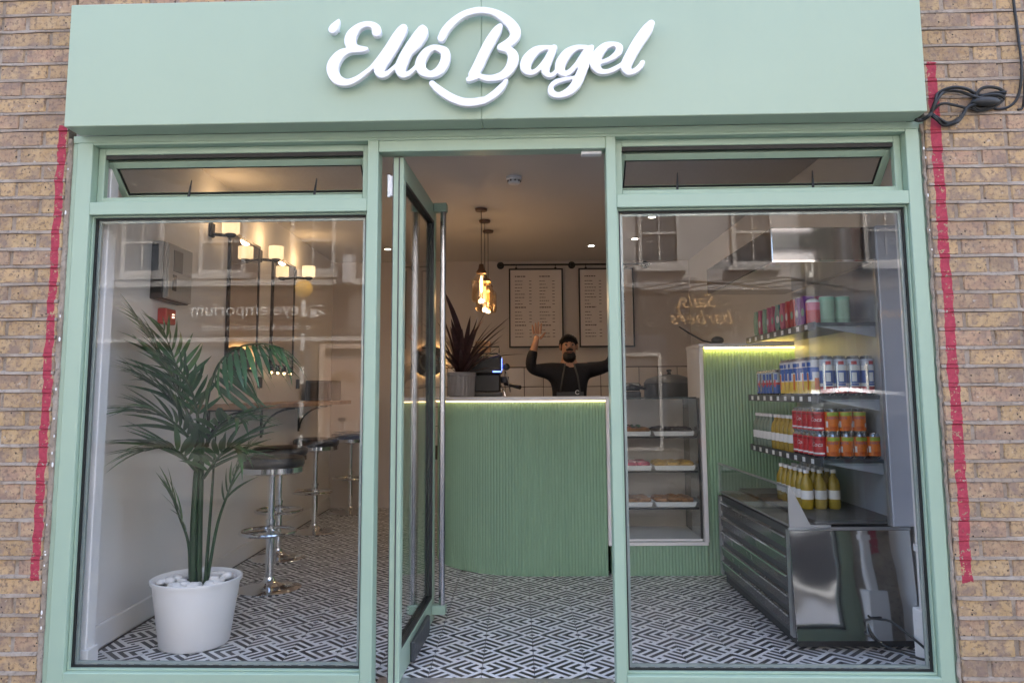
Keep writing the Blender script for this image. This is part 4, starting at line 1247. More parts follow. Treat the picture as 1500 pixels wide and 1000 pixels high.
for y0, y1, lb in ((1.99, 2.60, "black framed wall mirror nearer the window"), (2.93, 3.54, "black framed wall mirror farther from the window")):
    w = thing("wall_mirror", lb, "mirror", (XL, (y0 + y1) / 2, 1.39), group="mirrors on the left wall")
    z0, z1 = 1.36, 2.33
    mb = MB(); fw, d = .022, .022
    for a, b, c, e in ((y0, y0 + fw, z0, z1), (y1 - fw, y1, z0, z1), (y0 + fw, y1 - fw, z0, z0 + fw), (y0 + fw, y1 - fw, z1 - fw, z1)): mb.box(XL, XL + d, a, b, c, e, .002)
    mb.build("frame", black, w)
    MB().box(XL + .004, XL + .016, y0 + fw, y1 - fw, z0 + fw, z1 - fw).build("mirror_glass", mirror_m, w)
ws = thing("wall_shelf", "long wooden bar shelf on black iron brackets along the left wall", "shelf", (XL, 2.9, 1.1))
MB().box(XL + .002, -1.63, 1.55, 4.3, 1.098, 1.132, .004).build("board", wood, ws)
for y in (1.75, 2.78, 3.80):
    mb = MB().box(XL + .001, XL + .012, y - .014, y + .014, .86, 1.096).box(XL + .013, -1.70, y - .014, y + .014, 1.085, 1.0965)
    arc = [(XL + .014 + .25 * (1 - cos(a)), y, 1.085 - .20 * (1 - sin(a))) for a in [pi / 2 * k / 8 for k in range(9)]]
    mb.tube(arc, .008, 6)
    mb.build("bracket", black, ws)
eb = thing("meter_cabinet", "grey wall mounted electrical cabinet above the red call point", "cabinet", (XL, 1.06, 1.85))
MB().box(XL + .001, -1.935, .90, 1.24, 1.715, 2.035, .004).build("body", black, eb)
MB().box(-1.934, -1.918, .905, 1.235, 1.72, 2.03, .003).build("front", grey_box, eb)
MB().box(-1.9175, -1.914, .99, 1.10, 1.88, 2.00, .001).box(-1.9175, -1.914, .985, 1.03, 1.77, 1.86, .001).build("vent_panel", dark_grey, eb)
MB().box(-1.9175, -1.910, .92, .935, 1.73, 2.02, .001).build("hinge_strip", grey_metal, eb)
cp = thing("call_point", "red fire alarm box below the grey electrical cabinet", "alarm", (XL, 1.05, 1.62))
MB().box(XL + .001, -1.953, 1.0, 1.125, 1.588, 1.675, .005).build("body", red_plastic, cp)
MB().box(-1.9525, -1.950, 1.075, 1.10, 1.625, 1.635).box(-1.9525, -1.950, 1.075, 1.10, 1.642, 1.648).build("indicator", red_dot, cp)
for y, lb in ((2.72, "black wall socket nearer the window above the wooden shelf"), (3.74, "black wall socket deeper in the shop above the wooden shelf")):
    s = thing("wall_socket", lb, "socket", (XL, y, 1.285), group="sockets above the shelf")
    MB().box(XL + .001, XL + .012, y - .043, y + .043, 1.243, 1.329, .003).build("plate", black, s)
    MB().box(XL + .0125, XL + .016, y - .02, y - .008, 1.26, 1.275).box(XL + .0125, XL + .016, y + .008, y + .02, 1.26, 1.275).build("switch", dark_grey, s)
sb = thing("dark_box", "dark rectangular box at the far end of the wooden shelf", "box", (-1.8, 3.8, 1.133))
MB().box(-1.96, -1.72, 3.86, 4.25, 1.133, 1.32, .006).build("case", dark_grey, sb)
MB().box(-1.935, -1.745, 3.853, 3.8595, 1.155, 1.30, .002).build("face", black, sb)
for k in range(4):
    y = 2.86 + k * .17
    g = thing("small_lamp", "small glowing warm light above the wooden shelf, %s from the window" % ("first", "second", "third", "fourth")[k], "lamp", (XL, y, 1.40), group="row of small lights above the shelf")
    MB().lathe([(.010, .05), (.018, .03), (.020, .0)], XL + .045, y, 1.375).build("cap", black, g, True)
    MB().ball((XL + .045, y, 1.368), .013, 8, 6).build("bulb", bulb_m, g, True)
    MB().tube([(XL, y, 1.43), (XL + .03, y, 1.435), (XL + .045, y, 1.42)], .005, 6).build("arm", black, g, True)

# ================================================================== BAR STOOLS
def make_stool():
    t = thing("bar_stool", "chrome bar stool with round black seat standing nearest the window", "bar stool", (-1.545, 1.66, 0), group="bar stools along the shelf")
    P = lambda prof, **k: MB().lathe(prof, -1.545, 1.66, 0, 32, **k)
    P([(.193, 0), (.195, .006), (.185, .012), (.12, .022), (.06, .034), (.036, .055), (.032, .075), (.0, .075)]).build("base", chrome, t, True)
    P([(.0255, .0755), (.0255, .40), (.030, .402), (.030, .42), (.0, .42)]).build("column", chrome, t, True)
    P([(.020, .4205), (.020, .68), (.045, .69), (.085, .70), (.0, .703)]).build("gas_lift", chrome, t, True)
    ring = MB().tube([(-1.545 + .165 * cos(a), 1.66 - .05 + .165 * sin(a), .352) for a in [2 * pi * k / 36 for k in range(36)]], .0105, 8, closed=True)
    ring.tube([(-1.545, 1.66, .352), (-1.545 + .13, 1.66 - .15, .352)], .009, 8).tube([(-1.545, 1.66, .352), (-1.545 - .13, 1.66 - .15, .352)], .009, 8)
    ring.lathe([(.033, .335), (.033, .372)], -1.545, 1.66, 0, 16)
    ring.build("foot_ring", chrome, t, True)
    P([(.0, .7035), (.180, .7035), (.193, .712), (.193, .742), (.186, .7445), (.0, .7445)]).build("seat_rim", chrome, t, True)
    P([(.0, .745), (.188, .745), (.197, .758), (.198, .785), (.188, .803), (.165, .810), (.12, .800), (.0, .795)]).build("seat", blk_leather, t, True)
    return t
stool = make_stool()
remember(stool)
for (x, y, rz), lb in zip(((-1.765, 2.53, .3), (-1.775, 3.58, -.2), (-1.70, 4.66, .1)),
                          ("chrome bar stool with round black seat, second from the window", "chrome bar stool with round black seat, third from the window", "chrome bar stool with round black seat, deepest in the shop")):
    copy_tree(stool, (x, y, 0), rz, lb)

# ================================================================== POTTED PALM by the left window
pm = thing("potted_palm", "tall leafy green palm in a white pot inside the left window", "plant", (-1.567, .62, 0))
PX, PY = -1.567, .62
MB().lathe([(.0, .002), (.150, .002), (.160, .012), (.202, .295), (.210, .297), (.212, .312), (.204, .315), (.196, .306), (.19, .262), (.0, .262)], PX, PY, 0, 48).build("pot", pot_white, pm, True)
MB().lathe([(.0, .0), (.191, .0)], PX, PY, .268, 24).build("soil", M("soil", (.10, .08, .06), .9), pm)
leafs = []
for v, (fold, droop) in enumerate(((.30, .10), (.22, .26), (.34, .42))):
    mb = MB(); n = 7
    for i in range(n):
        t = i / (n - 1)
        w = .056 * (sin(pi * min(1, t * 1.02 + .06)) ** .62) * (1 - .28 * t) if 0 < i < n - 1 else (.010 if i == 0 else .001)
        z = -droop * t * t
        mb.v += [(-w, t, z + w * fold), (0, t, z), (w, t, z + w * fold)]
    for i in range(n - 1):
        a = i * 3
        mb.f += [(a, a + 1, a + 4, a + 3), (a + 1, a + 2, a + 5, a + 4)]
    me = mb.mesh("leaflet", palm_m, True, fix=False)
    leafs.append(me)
FR = {'F1': [(-1.582, .62, .984), (-1.671, .62, 1.152), (-1.748, .6, 1.322), (-1.819, .57, 1.457), (-1.888, .54, 1.57)],
      'F1b': [(-1.582, .62, .984), (-1.705, .68, 1.169), (-1.766, .72, 1.361), (-1.847, .74, 1.54)],
      'F2': [(-1.588, .62, .95), (-1.677, .59, 1.119), (-1.759, .56, 1.22), (-1.861, .52, 1.294)],
      'F3': [(-1.569, .62, .983), (-1.554, .64, 1.185), (-1.49, .60, 1.345), (-1.36, .53, 1.425), (-1.22, .47, 1.435), (-1.12, .44, 1.41)],
      'F4': [(-1.586, .6, .935), (-1.643, .52, 1.039), (-1.711, .47, 1.096), (-1.802, .42, 1.114)],
      'F5': [(-1.566, .62, .917), (-1.47, .57, 1.035), (-1.385, .52, 1.08), (-1.304, .48, 1.071)],
      'F6': [(-1.577, .59, .82), (-1.629, .5, .919), (-1.681, .44, .946), (-1.745, .4, .934)],
      'F7': [(-1.554, .62, .784), (-1.467, .56, .881), (-1.401, .54, .938), (-1.327, .52, .916)],
      'F8': [(-1.578, .62, .95), (-1.585, .57, 1.14), (-1.61, .5, 1.27), (-1.65, .44, 1.35)],
      'S1': [(-1.597, .62, .27), (-1.616, .62, .472), (-1.659, .6, .606), (-1.70, .59, .716)],
      'S2': [(-1.52, .62, .27), (-1.478, .62, .553), (-1.427, .62, .717), (-1.381, .62, .849), (-1.336, .62, .942)]}
SPEC = {'F1': (17, .27, .16), 'F1b': (12, .26, .25), 'F2': (14, .25, .16), 'F3': (16, .28, .28), 'F4': (14, .29, .12), 'F5': (13, .24, .14), 'F6': (14, .30, .10), 'F7': (13, .26, .12), 'F8': (10, .20, .25), 'S1': (5, .27, .45), 'S2': (9, .17, .42)}
rr = random.Random(21)
for nm, pts in FR.items():
    np_, L0, t0 = SPEC[nm]
    c = smooth_path(pts, 6)
    C = [Vector(p) for p in c]
    r = [.0075 * (1 - .8 * i / (len(C) - 1)) + .0012 for i in range(len(C))]
    fo = MB().tube(C, r, 6).build("frond", stem_m, pm, True)
    inv = WORLD[fo.name].inverted()
    for k in range(np_):
        f = t0 + (1 - t0) * k / (np_ - .4)
        x = f * (len(C) - 1); i = min(int(x), len(C) - 2)
        p = C[i].lerp(C[i + 1], x - i); T = (C[i + 1] - C[i]).normalized()
        side = T.cross(Vector((0, 0, 1)))
        side = side.normalized() if side.length > .1 else Vector((1, 0, 0))
        up = side.cross(T).normalized()
        if up.z < 0: up = -up
        for s in (-1, 1):
            a = radians(62 - 34 * f + rr.uniform(-7, 7))
            d = T * cos(a) + side * s * sin(a) + up * rr.uniform(.05, .22)
            if nm == 'F3': d = T * (.35 + .75 * f ** 3) + side * s * .45 + Vector((.12, -.05, -.80 + .45 * f ** 3))
            d.normalize()
            Ln = L0 * (.62 + .5 * sin(pi * min(1, .18 + f * .82))) * rr.uniform(.86, 1.1) * (.72 if f > .93 else 1)
            zax = (up + rr.uniform(-.3, .3) * side)
            zax = (zax - d * zax.dot(d)).normalized()
            xax = d.cross(zax)
            m4 = Matrix(((xax.x * Ln, d.x * Ln, zax.x * Ln, p.x), (xax.y * Ln, d.y * Ln, zax.y * Ln, p.y), (xax.z * Ln, d.z * Ln, zax.z * Ln, p.z), (0, 0, 0, 1)))
            # keep leaves clear of the wall and of the window pane
            tip = m4 @ Vector((0, 1, -.2))
            for _ in range(6):
                if tip.x > XL + .012 and tip.y > .10: break
                m4 = m4 @ Matrix.Scale(.86, 4); tip = m4 @ Vector((0, 1, -.2))
            inst("leaflet", leafs[rr.choice((0, 0, 1, 1, 2))], fo, inv @ m4)
MB().tube([(-1.588, .62, .262), (-1.594, .62, .586), (-1.59, .62, .80), (-1.582, .62, .99)], [.019, .016, .014, .009], 10).tube([(-1.566, .64, .262), (-1.571, .64, .583), (-1.569, .63, .8), (-1.565, .62, .99)], [.016, .013, .012, .007], 10).build("trunk", stem_m, pm, True)
MB().tube([(-1.527, .62, .262), (-1.518, .64, .682), (-1.509, .64, 1.0)], [.009, .007, .004], 7).build("stem", stem_m, pm, True)
peb = []
for v in range(4):
    bm = bmesh.new(); bmesh.ops.create_icosphere(bm, subdivisions=2, radius=1)
    for q in bm.verts: q.co = Vector((q.co.x * rr.uniform(.9, 1.1), q.co.y * rr.uniform(.88, 1.12) * .85, q.co.z * .62 * rr.uniform(.9, 1.1)))
    me = bpy.data.meshes.new("pebble"); bm.to_mesh(me); bm.free(); me.materials.append(stone_white)
    for p in me.polygons: p.use_smooth = True
    peb.append(me)
cnt = 0
spots = []
while cnt < 34:
    a, d = rr.uniform(0, 2 * pi), .165 * sqrt(rr.random())
    x, y = PX + d * cos(a), PY + d * sin(a)
    if math.hypot(x + 1.577, y - .63) < .033 or math.hypot(x + 1.523, y - .62) < .02: continue
    if any(math.hypot(x - q[0], y - q[1]) < .036 for q in spots) and rr.random() < .9: continue
    spots.append((x, y)); s = rr.uniform(.022, .033)
    o = inst("pebble", rr.choice(peb), None, Matrix.Translation((x, y, .275 + s * .5 + rr.uniform(0, .012))) @ Matrix.Rotation(rr.uniform(0, 6), 4, 'Z') @ Matrix.Rotation(rr.uniform(-.4, .4), 4, 'X') @ Matrix.Scale(s, 4))
    tag(o, "smooth white pebble lying in the white pot of the palm", "pebble", "white pebbles in the palm pot")
    cnt += 1

# ================================================================== ON AND BEHIND THE COUNTER
cd = thing("counter_plant", "dark red leaved plant in a ribbed grey pot on the counter", "plant", (-.412, 2.42, 1.166))
mb = MB(); n = 48
prof = [(.085, 0), (.098, .01), (.104, .15), (.108, .158), (.108, .178), (.098, .18), (.094, .165), (.0, .160)]
for r, z in prof:
    for k in range(n):
        a = 2 * pi * k / n; q = r * (1 - .03 * (k % 2) * (1 if .005 < z < .155 else 0))
        mb.v.append((-.412 + q * cos(a), 2.42 + q * sin(a), 1.166 + z))
for i in range(len(prof) - 1):
    for k in range(n):
        k2 = (k + 1) % n
        mb.f.append((i * n + k, i * n + k2, (i + 1) * n + k2, (i + 1) * n + k))
mb.build("pot", pot_grey, cd)
lf = []
for droop in (.08, .22, .4):
    q = MB(); n = 9
    for i in range(n):
        t = i / (n - 1); w = .058 * (t * 1.15 + .16) ** .4 * (1 - t ** 2.6) + .001
        z = -droop * t * t
        q.v += [(-w, t, z + w * .35), (0, t, z), (w, t, z + w * .35)]
    for i in range(n - 1):
        a = i * 3; q.f += [(a, a + 1, a + 4, a + 3), (a + 1, a + 2, a + 5, a + 4)]
    lf.append(q.mesh("leaf", brown_leaf, True, fix=False))
inv = WORLD[cd.name].inverted()
for k in range(46):
    a = k * 2.39996 + rr.uniform(-.2, .2)
    el = radians(rr.uniform(28, 84))
    d = Vector((cos(a) * cos(el), sin(a) * cos(el), sin(el)))
    Ln = rr.uniform(.30, .50) if el > .9 else rr.uniform(.26, .44)
    if k == 5: d, Ln = Vector((-.05, -.1, 1)).normalized(), .62
    if k == 9: d, Ln = Vector((.62, -.1, .72)).normalized(), .55
    if k == 12: d, Ln = Vector((.78, .0, .58)).normalized(), .50
    side = d.cross(Vector((0, 0, 1))); side = side.normalized() if side.length > .1 else Vector((1, 0, 0))
    zax = side.cross(d).normalized()
    p = Vector((-.412 + .03 * cos(a), 2.42 + .03 * sin(a), 1.32 + rr.uniform(0, .05)))
    m4 = Matrix(((side.x * Ln, d.x * Ln, zax.x * Ln, p.x), (side.y * Ln, d.y * Ln, zax.y * Ln, p.y), (side.z * Ln, d.z * Ln, zax.z * Ln, p.z), (0, 0, 0, 1)))
    inst("leaf", rr.choice(lf), cd, inv @ m4)

em = thing("espresso_machine", "black espresso machine with a glowing blue side strip on the counter", "coffee machine", (-.28, 2.9, 1.166))
MB().box(-.40, -.135, 2.72, 3.12, 1.20, 1.34, .01).box(-.42, -.125, 2.70, 3.14, 1.3405, 1.49, .012).build("body", black, em)
MB().box(-.44, -.12, 2.70, 3.1, 1.1665, 1.1985, .006).build("drip_tray", dark_grey, em)
MB().box(-.1235, -.118, 2.715, 2.73, 1.365, 1.46).box(-.19, -.1245, 2.694, 2.699, 1.352, 1.362).build("blue_strip", blue_led, em)
MB().box(-.40, -.15, 2.74, 3.1, 1.4915, 1.505, .004).tube([(-.41, 2.71, 1.50), (-.41, 2.71, 1.55), (-.14, 2.71, 1.55), (-.14, 2.71, 1.50)], .006, 6).build("cup_rail", dark_grey, em)
MB().lathe([(.03, 0), (.034, .02), (.034, .05), (0, .05)], -.10, 2.80, 1.27).build("group_head", dark_grey, em, True)
MB().tube([(-.10, 2.80, 1.265), (-.04, 2.72, 1.25), (.02, 2.66, 1.235)], [.012, .014, .017], 8).build("portafilter", black, em, True)
MB().ball((-.085, 2.73, 1.395), (.028, .02, .028), 10, 8).build("steam_knob", black, em, True)
MB().tube([(-.09, 2.75, 1.36), (-.07, 2.74, 1.28), (-.055, 2.73, 1.20)], .006, 6).tube([(-.13, 2.74, 1.25), (-.10, 2.72, 1.20), (-.095, 2.72, 1.17)], .006, 6).build("steam_wand", chrome, em, True)
MB().box(-.33, -.21, 2.80, 2.92, 1.506, 1.60, .006).build("hopper_lid", wood, em)

ds = thing("backlit_disc", "round dark disc with a warm glow behind it on the back wall", "wall lamp", (-.95, YB, 1.54))
MB().tube([(-.95, YB - .048, 1.54), (-.95, YB - .030, 1.54)], .172, 40).build("disc", M("disc_dark", (.03, .028, .026), .35), ds)
MB().tube([(-.95, YB - .029, 1.54), (-.95, YB - .012, 1.54)], .165, 40).build("glow_ring", halo_m, ds)
MB().tube([(-.95 + .09 * cos(a), YB - .052, 1.54 + .10 * sin(a)) for a in [2 * pi * k / 24 for k in range(24)]], .012, 6, closed=True).build("emblem_ring", grey_box, ds)

rail = thing("menu_rail", "black pipe rail carrying the two menu boards", "rail", (.6, YB, 2.57))
MB().tube([(-.20, YB - .05, 2.572), (1.45, YB - .05, 2.572)], .0095, 8).build("pipe", black, rail, True)
for x in (-.175, .60, 1.40):
    MB().tube([(x, YB - .002, 2.572), (x, YB - .05, 2.572)], .012, 8).tube([(x, YB - .001, 2.572), (x, YB - .008, 2.572)], .04, 14).tube([(x - .014, YB - .05, 2.572), (x + .014, YB - .05, 2.572)], .022, 10).build("rail_bracket", black, rail, True)
for x0, x1, lb in ((-.085, .50, "black framed menu board hanging behind the coffee machine side"), (.668, 1.262, "black framed menu board hanging behind the waving man")):
    mbd = thing("menu_board", lb if x0 < 0 else "black framed menu board partly hidden by the door post", "menu board", ((x0 + x1) / 2, YB - .05, 1.68), group="menu boards on the rail")
    z0, z1 = 1.675, 2.53
    MB().ring(x0, x1, z0, z1, .016, YB - .062, YB - .038, .002).build("frame", black, mbd)
    MB().box(x0 + .016, x1 - .016, YB - .054, YB - .044, z0 + .016, z1 - .016).build("sheet", paper_m, mbd)
    for hx in (x0 + .08, x1 - .08):
        MB().tube([(hx, YB - .05, z1), (hx, YB - .05, z1 + .052)], .004, 6).box(hx - .012, hx + .012, YB - .06, YB - .04, z1 - .002, z1 + .012, .001).build("hanger", black, mbd)
    rl = random.Random(int(x0 * 100)); tm = MB(); z = z1 - .085; row = 0
    while z > z0 + .10:
        head = row in (0, 14, 9)
        for ca, cb in ((x0 + .065, x0 + .23), (x0 + .33, x0 + .48)):
            h = .0075 if head else .0045
            xx = ca
            end = ca + (.12 if head else rl.uniform(.05, .125))
            while xx < end:
                wv = rl.uniform(.012, .035)
                tm.box(xx, min(end, xx + wv), YB - .0552, YB - .0545, z - h, z + h * .6); xx += wv + .006
            if not head: tm.box(cb - .012, cb + .014, YB - .0552, YB - .0545, z - .004, z + .003)
        z -= .052 if head else .0355; row += 1
    tag(tm.build("menu_text", ink_m, mbd), kind='stuff')

for k, (x, y, zb) in enumerate(((-.272, 2.60, 1.885), (-.262, 3.0, 1.86), (-.25, 3.40, 1.89))):
    lb = ("glass jar pendant lamp hanging nearest the doorway", "glass jar pendant lamp hanging between two others", "glass jar pendant lamp hanging deepest over the counter")[k]
    p = thing("pendant_lamp", lb, "pendant lamp", (x, y, zb), group="pendant lamps over the counter")
    P = lambda prof, n=20: MB().lathe(prof, x, y, 0, n)
    P([(.0, ZC - .022), (.045, ZC - .022), (.048, ZC - .004), (.0, ZC - .001)]).build("ceiling_rose", M("rose_bronze%d" % k, (.14, .09, .07), .35, .7), p, True)
    MB().tube([(x, y, zb + .29), (x, y, ZC - .022)], .003, 6).build("cord", black, p)
    P([(.0, zb + .30), (.018, zb + .295), (.024, zb + .26), (.040, zb + .235), (.040, zb + .222), (.0, zb + .222)]).build("cap", M("cap_copper%d" % k, (.20, .12, .08), .25, .9), p, True)
    P([(.036, zb + .221), (.042, zb + .205), (.072, zb + .175), (.076, zb + .16), (.076, zb + .02), (.066, zb + .0), (.063, zb + .0), (.072, zb + .022), (.072, zb + .158)]).build("glass_jar", glass_jar, p, True)
    P([(.004, zb + .205), (.008, zb + .195), (.013, zb + .16), (.014, zb + .12), (.009, zb + .085), (.001, zb + .075)], 12).build("bulb", bulb_m, p, True)
    l = bpy.data.lights.new("pendant_bulb", 'POINT'); l.energy = 0.40; l.color = (1, .66, .34); l.shadow_soft_size = .03
    lo = bpy.data.objects.new("pendant_bulb", l); COL.objects.link(lo); lo.location = (0, 0, .045); lo.parent = p

for (x, y), lb in zip(((.732, 4.15), (1.115, 2.94), (1.111, 3.83), (-1.28, 4.25)), ("ceiling downlight above the waving man", "ceiling downlight nearest the right window", "ceiling downlight behind the one nearest the right window", "ceiling downlight at the left rear of the shop")):
    d = thing("downlight", lb, "downlight", (x, y, ZC), group="recessed ceiling downlights")
    MB().lathe([(.030, -.001), (.044, -.003), (.046, -.0005)], x, y, ZC, 24).build("trim_ring", white_paint, d, True)
    MB().lathe([(.0, -.0015), (.029, -.0015)], x, y, ZC, 20).build("lens", spot_m, d)
    l = bpy.data.lights.new("downlight_lamp", 'SPOT'); l.energy = 1.1; l.spot_size = radians(95); l.spot_blend = .6; l.color = (1, .80, .6); l.shadow_soft_size = .03
    lo = bpy.data.objects.new("downlight_lamp", l); COL.objects.link(lo); lo.location = (0, 0, -.01); lo.parent = d
sd_ = thing("smoke_detector", "round white smoke detector on the ceiling above the counter", "smoke detector", (-.013, 1.74, ZC))
MB().lathe([(.054, -.001), (.054, -.018), (.048, -.022)], -.013, 1.74, ZC, 28).build("base", white_plastic, sd_, True)
MB().lathe([(.040, -.0225), (.042, -.038), (.034, -.048), (.0, -.050)], -.013, 1.74, ZC, 28).build("head", white_plastic, sd_, True)
for k in range(9):
    a = 2 * pi * k / 9
    MB().box(-.013 + .0425 * cos(a) - .004, -.013 + .0425 * cos(a) + .004, 1.74 + .0425 * sin(a) - .004, 1.74 + .0425 * sin(a) + .004, ZC - .036, ZC - .026).build("vent_slot", black, sd_)

# kitchen things seen over and behind the pastry cabinet
kh = thing("cooking_pot", "dark lidded cooking pot on the worktop behind the pastry cabinet", "pot", (1.35, 3.2, 1.10))
MB().lathe([(.0, 0), (.20, 0), (.21, .02), (.21, .16), (.215, .165), (.19, .20), (.08, .235), (.0, .24)], 1.27, 3.2, 1.10, 28).build("body", dark_grey, kh, True)
MB().lathe([(.02, .238), (.012, .255), (.024, .27), (.02, .28), (0, .282)], 1.27, 3.2, 1.10, 14).build("lid_knob", black, kh, True)
MB().tube([(1.05, 3.1, 1.22), (.98, 3.02, 1.235), (.90, 2.95, 1.25)], .012, 8).build("handle", black, kh, True)
kt = thing("kitchen_worktop", "dark worktop behind the pastry cabinet against the tiled wall", "worktop", (1.2, 3.6, 0))
MB().box(.70, XR - .004, 2.95, 3.7, 1.06, 1.099, .004).build("top", dark_grey, kt)
MB().box(.74, XR - .006, 3.0, 3.68, .0, 1.0595).build("cupboard", M("cupboard_grey", (.20, .20, .20), .5), kt)
gr = thing("contact_grill", "dark box shaped grill on the worktop behind the pastry cabinet", "grill", (.98, 3.3, 1.10))
MB().box(.80, 1.02, 3.12, 3.42, 1.10, 1.20, .01).box(.80, 1.02, 3.12, 3.42, 1.205, 1.27, .015).build("body", black, gr)
MB().tube([(.83, 3.10, 1.24), (.83, 3.05, 1.25), (.99, 3.05, 1.25), (.99, 3.10, 1.24)], .009, 8).build("handle", grey_metal, gr, True)
hb = thing("ladle", "dark long handled ladle lying on the white cap of the fluted partition", "ladle", (1.28, 2.1, 1.52))
MB().tube([(1.40, 2.12, 1.522), (1.30, 2.12, 1.545), (1.20, 2.11, 1.60), (1.13, 2.10, 1.645)], [.007, .006, .006, .004], 6).build("handle", black, hb, True)
MB().ball((1.40, 2.12, 1.548), (.045, .04, .028), 12, 8).build("bowl", dark_grey, hb, True)

# ================================================================== THE WAVING MAN
def skin_mesh(name, verts, edges, mat, sub=2, parent=None, root=0, fix=None):
    me = bpy.data.meshes.new(name)
    me.from_pydata([v[:3] for v in verts], edges, [])
    o = bpy.data.objects.new("tmp", me); COL.objects.link(o)
    md = o.modifiers.new("skin", 'SKIN'); md.use_smooth_shade = True; md.branch_smoothing = .4
    sl = me.skin_vertices[0].data
    for q, v in zip(sl, verts):
        r = v[3] if isinstance(v[3], tuple) else (v[3], v[3])
        q.radius = r
        q.use_root = False
    sl[root].use_root = True
    ss = o.modifiers.new("sub", 'SUBSURF'); ss.levels = sub; ss.render_levels = sub
    me2 = bpy.data.meshes.new_from_object(o.evaluated_get(bpy.context.evaluated_depsgraph_get()))
    bpy.data.objects.remove(o)
    me2.name = name; me2.materials.clear(); me2.materials.append(mat)
    for p in me2.polygons: p.use_smooth = True
    if parent:
        me2.transform(WORLD[parent.name].inverted())
    return inst(name, me2, parent)
man = thing("person", "bearded man in a black top behind the counter, both arms raised", "person", (.45, 3.4, 0))
hx, hy, hz = .447, 3.385, 1.585
V = [(.445, 3.42, .94, (.155, .115)), (.445, 3.42, 1.10, (.145, .11)), (.447, 3.41, 1.27, (.165, .12)), (.448, 3.41, 1.395, (.11, .085)), (.448, 3.405, 1.455, (.058, .060)), (hx, hy + .01, 1.52, (.058, .066)),
     (hx, hy, 1.575, (.070, .086)), (hx, hy + .005, 1.635, (.058, .070)),
     (.275, 3.41, 1.392, .066), (.185, 3.38, 1.385, .052), (.112, 3.335, 1.405, .044), (.125, 3.32, 1.50, .041), (.155, 3.31, 1.605, .029), (.163, 3.308, 1.640, (.030, .018)), (.172, 3.306, 1.685, (.037, .016)),
     (.622, 3.41, 1.395, .066), (.715, 3.38, 1.40, .052), (.795, 3.335, 1.435, .044), (.838, 3.315, 1.53, .040), (.862, 3.305, 1.63, .029), (.868, 3.303, 1.665, (.030, .018)), (.874, 3.30, 1.71, (.037, .016)),
     (.36, 3.42, .86, .095), (.35, 3.41, .50, .062), (.345, 3.42, .10, .042), (.345, 3.33, .045, (.045, .035)),
     (.53, 3.42, .86, .095), (.54, 3.41, .50, .062), (.545, 3.42, .10, .042), (.545, 3.33, .045, (.045, .035))]
E_ = [(0, 1), (1, 2), (2, 3), (3, 4), (4, 5), (5, 6), (6, 7), (3, 8), (8, 9), (9, 10), (10, 11), (11, 12), (12, 13), (13, 14), (3, 15), (15, 16), (16, 17), (17, 18), (18, 19), (19, 20), (20, 21), (0, 22), (22, 23), (23, 24), (24, 25), (0, 26), (26, 27), (27, 28), (28, 29)]
def finger(base, tip, r0, r1, bend):
    b, t = Vector(base), Vector(tip)
    return [(*b, r0), (*(b.lerp(t, .38) + Vector((0, bend, 0))), r0 * .96), (*(b.lerp(t, .70) + Vector((0, bend * 1.2, 0))), r0 * .88), (*t, r1)]
skin_mesh("body", V, E_, skin_m, 2, man)
for side, (px_, py_, pz_, mx) in enumerate(((.172, 3.306, 1.685, 1), (.874, 3.30, 1.71, -1))):
    for k, (dx, dx2, ln) in enumerate(((-.028 * mx, -.042 * mx, .060), (-.010 * mx, -.014 * mx, .078), (.008 * mx, .012 * mx, .086), (.026 * mx, .038 * mx, .074))):
        f = finger((px_ + dx, py_, pz_ + .004), (px_ + dx + dx2 - dx, py_ - .012, pz_ + .028 + ln), .0098, .0075, -.002)
        skin_mesh("finger", f, [(0, 1), (1, 2), (2, 3)], skin_m, 1, man)
    f = finger((px_ + .022 * mx, py_, pz_ - .038), (px_ + .072 * mx, py_ - .014, pz_ + .022), .0115, .008, -.003)
    skin_mesh("thumb", f, [(0, 1), (1, 2), (2, 3)], skin_m, 1, man)
# black long sleeved top, grown a little larger than the body
T = [(.445, 3.42, .90, (.168, .128)), (.445, 3.42, 1.10, (.160, .125)), (.447, 3.41, 1.27, (.178, .132)), (.448, 3.41, 1.392, (.122, .097)), (.448, 3.408, 1.438, (.072, .072)),
     (.272, 3.41, 1.392, .077), (.185, 3.38, 1.382, .064), (.108, 3.335, 1.402, .055), (.122, 3.32, 1.495, .051), (.147, 3.312, 1.575, .039),
     (.625, 3.41, 1.395, .077), (.715, 3.38, 1.398, .064), (.798, 3.335, 1.432, .055), (.840, 3.315, 1.53, .050), (.858, 3.306, 1.60, .039)]
skin_mesh("top", T, [(0, 1), (1, 2), (2, 3), (3, 4), (3, 5), (5, 6), (6, 7), (7, 8), (8, 9), (3, 10), (10, 11), (11, 12), (12, 13), (13, 14)], cloth_black, 2, man)
TR = [(.445, 3.42, .92, (.166, .125)), (.36, 3.42, .84, .105), (.35, 3.41, .50, .076), (.345, 3.42, .12, .060), (.53, 3.42, .84, .105), (.54, 3.41, .50, .076), (.545, 3.42, .12, .060)]
skin_mesh("trousers", TR, [(0, 1), (1, 2), (2, 3), (0, 4), (4, 5), (5, 6)], cloth_black, 2, man)
for x in (.345, .545): MB().ball((x, 3.35, .045), (.052, .13, .045), 14, 8).build("shoe", rubber, man, True)
MB().box(.33, .56, 3.258, 3.266, .70, 1.20, .003).build("apron", dark_grey, man)
MB().tube([(.36, 3.262, 1.19), (.385, 3.262, 1.33), (.41, 3.32, 1.435)], .008, 6).tube([(.53, 3.262, 1.19), (.51, 3.262, 1.33), (.485, 3.32, 1.435)], .008, 6).build("apron_strap", dark_grey, man, True)
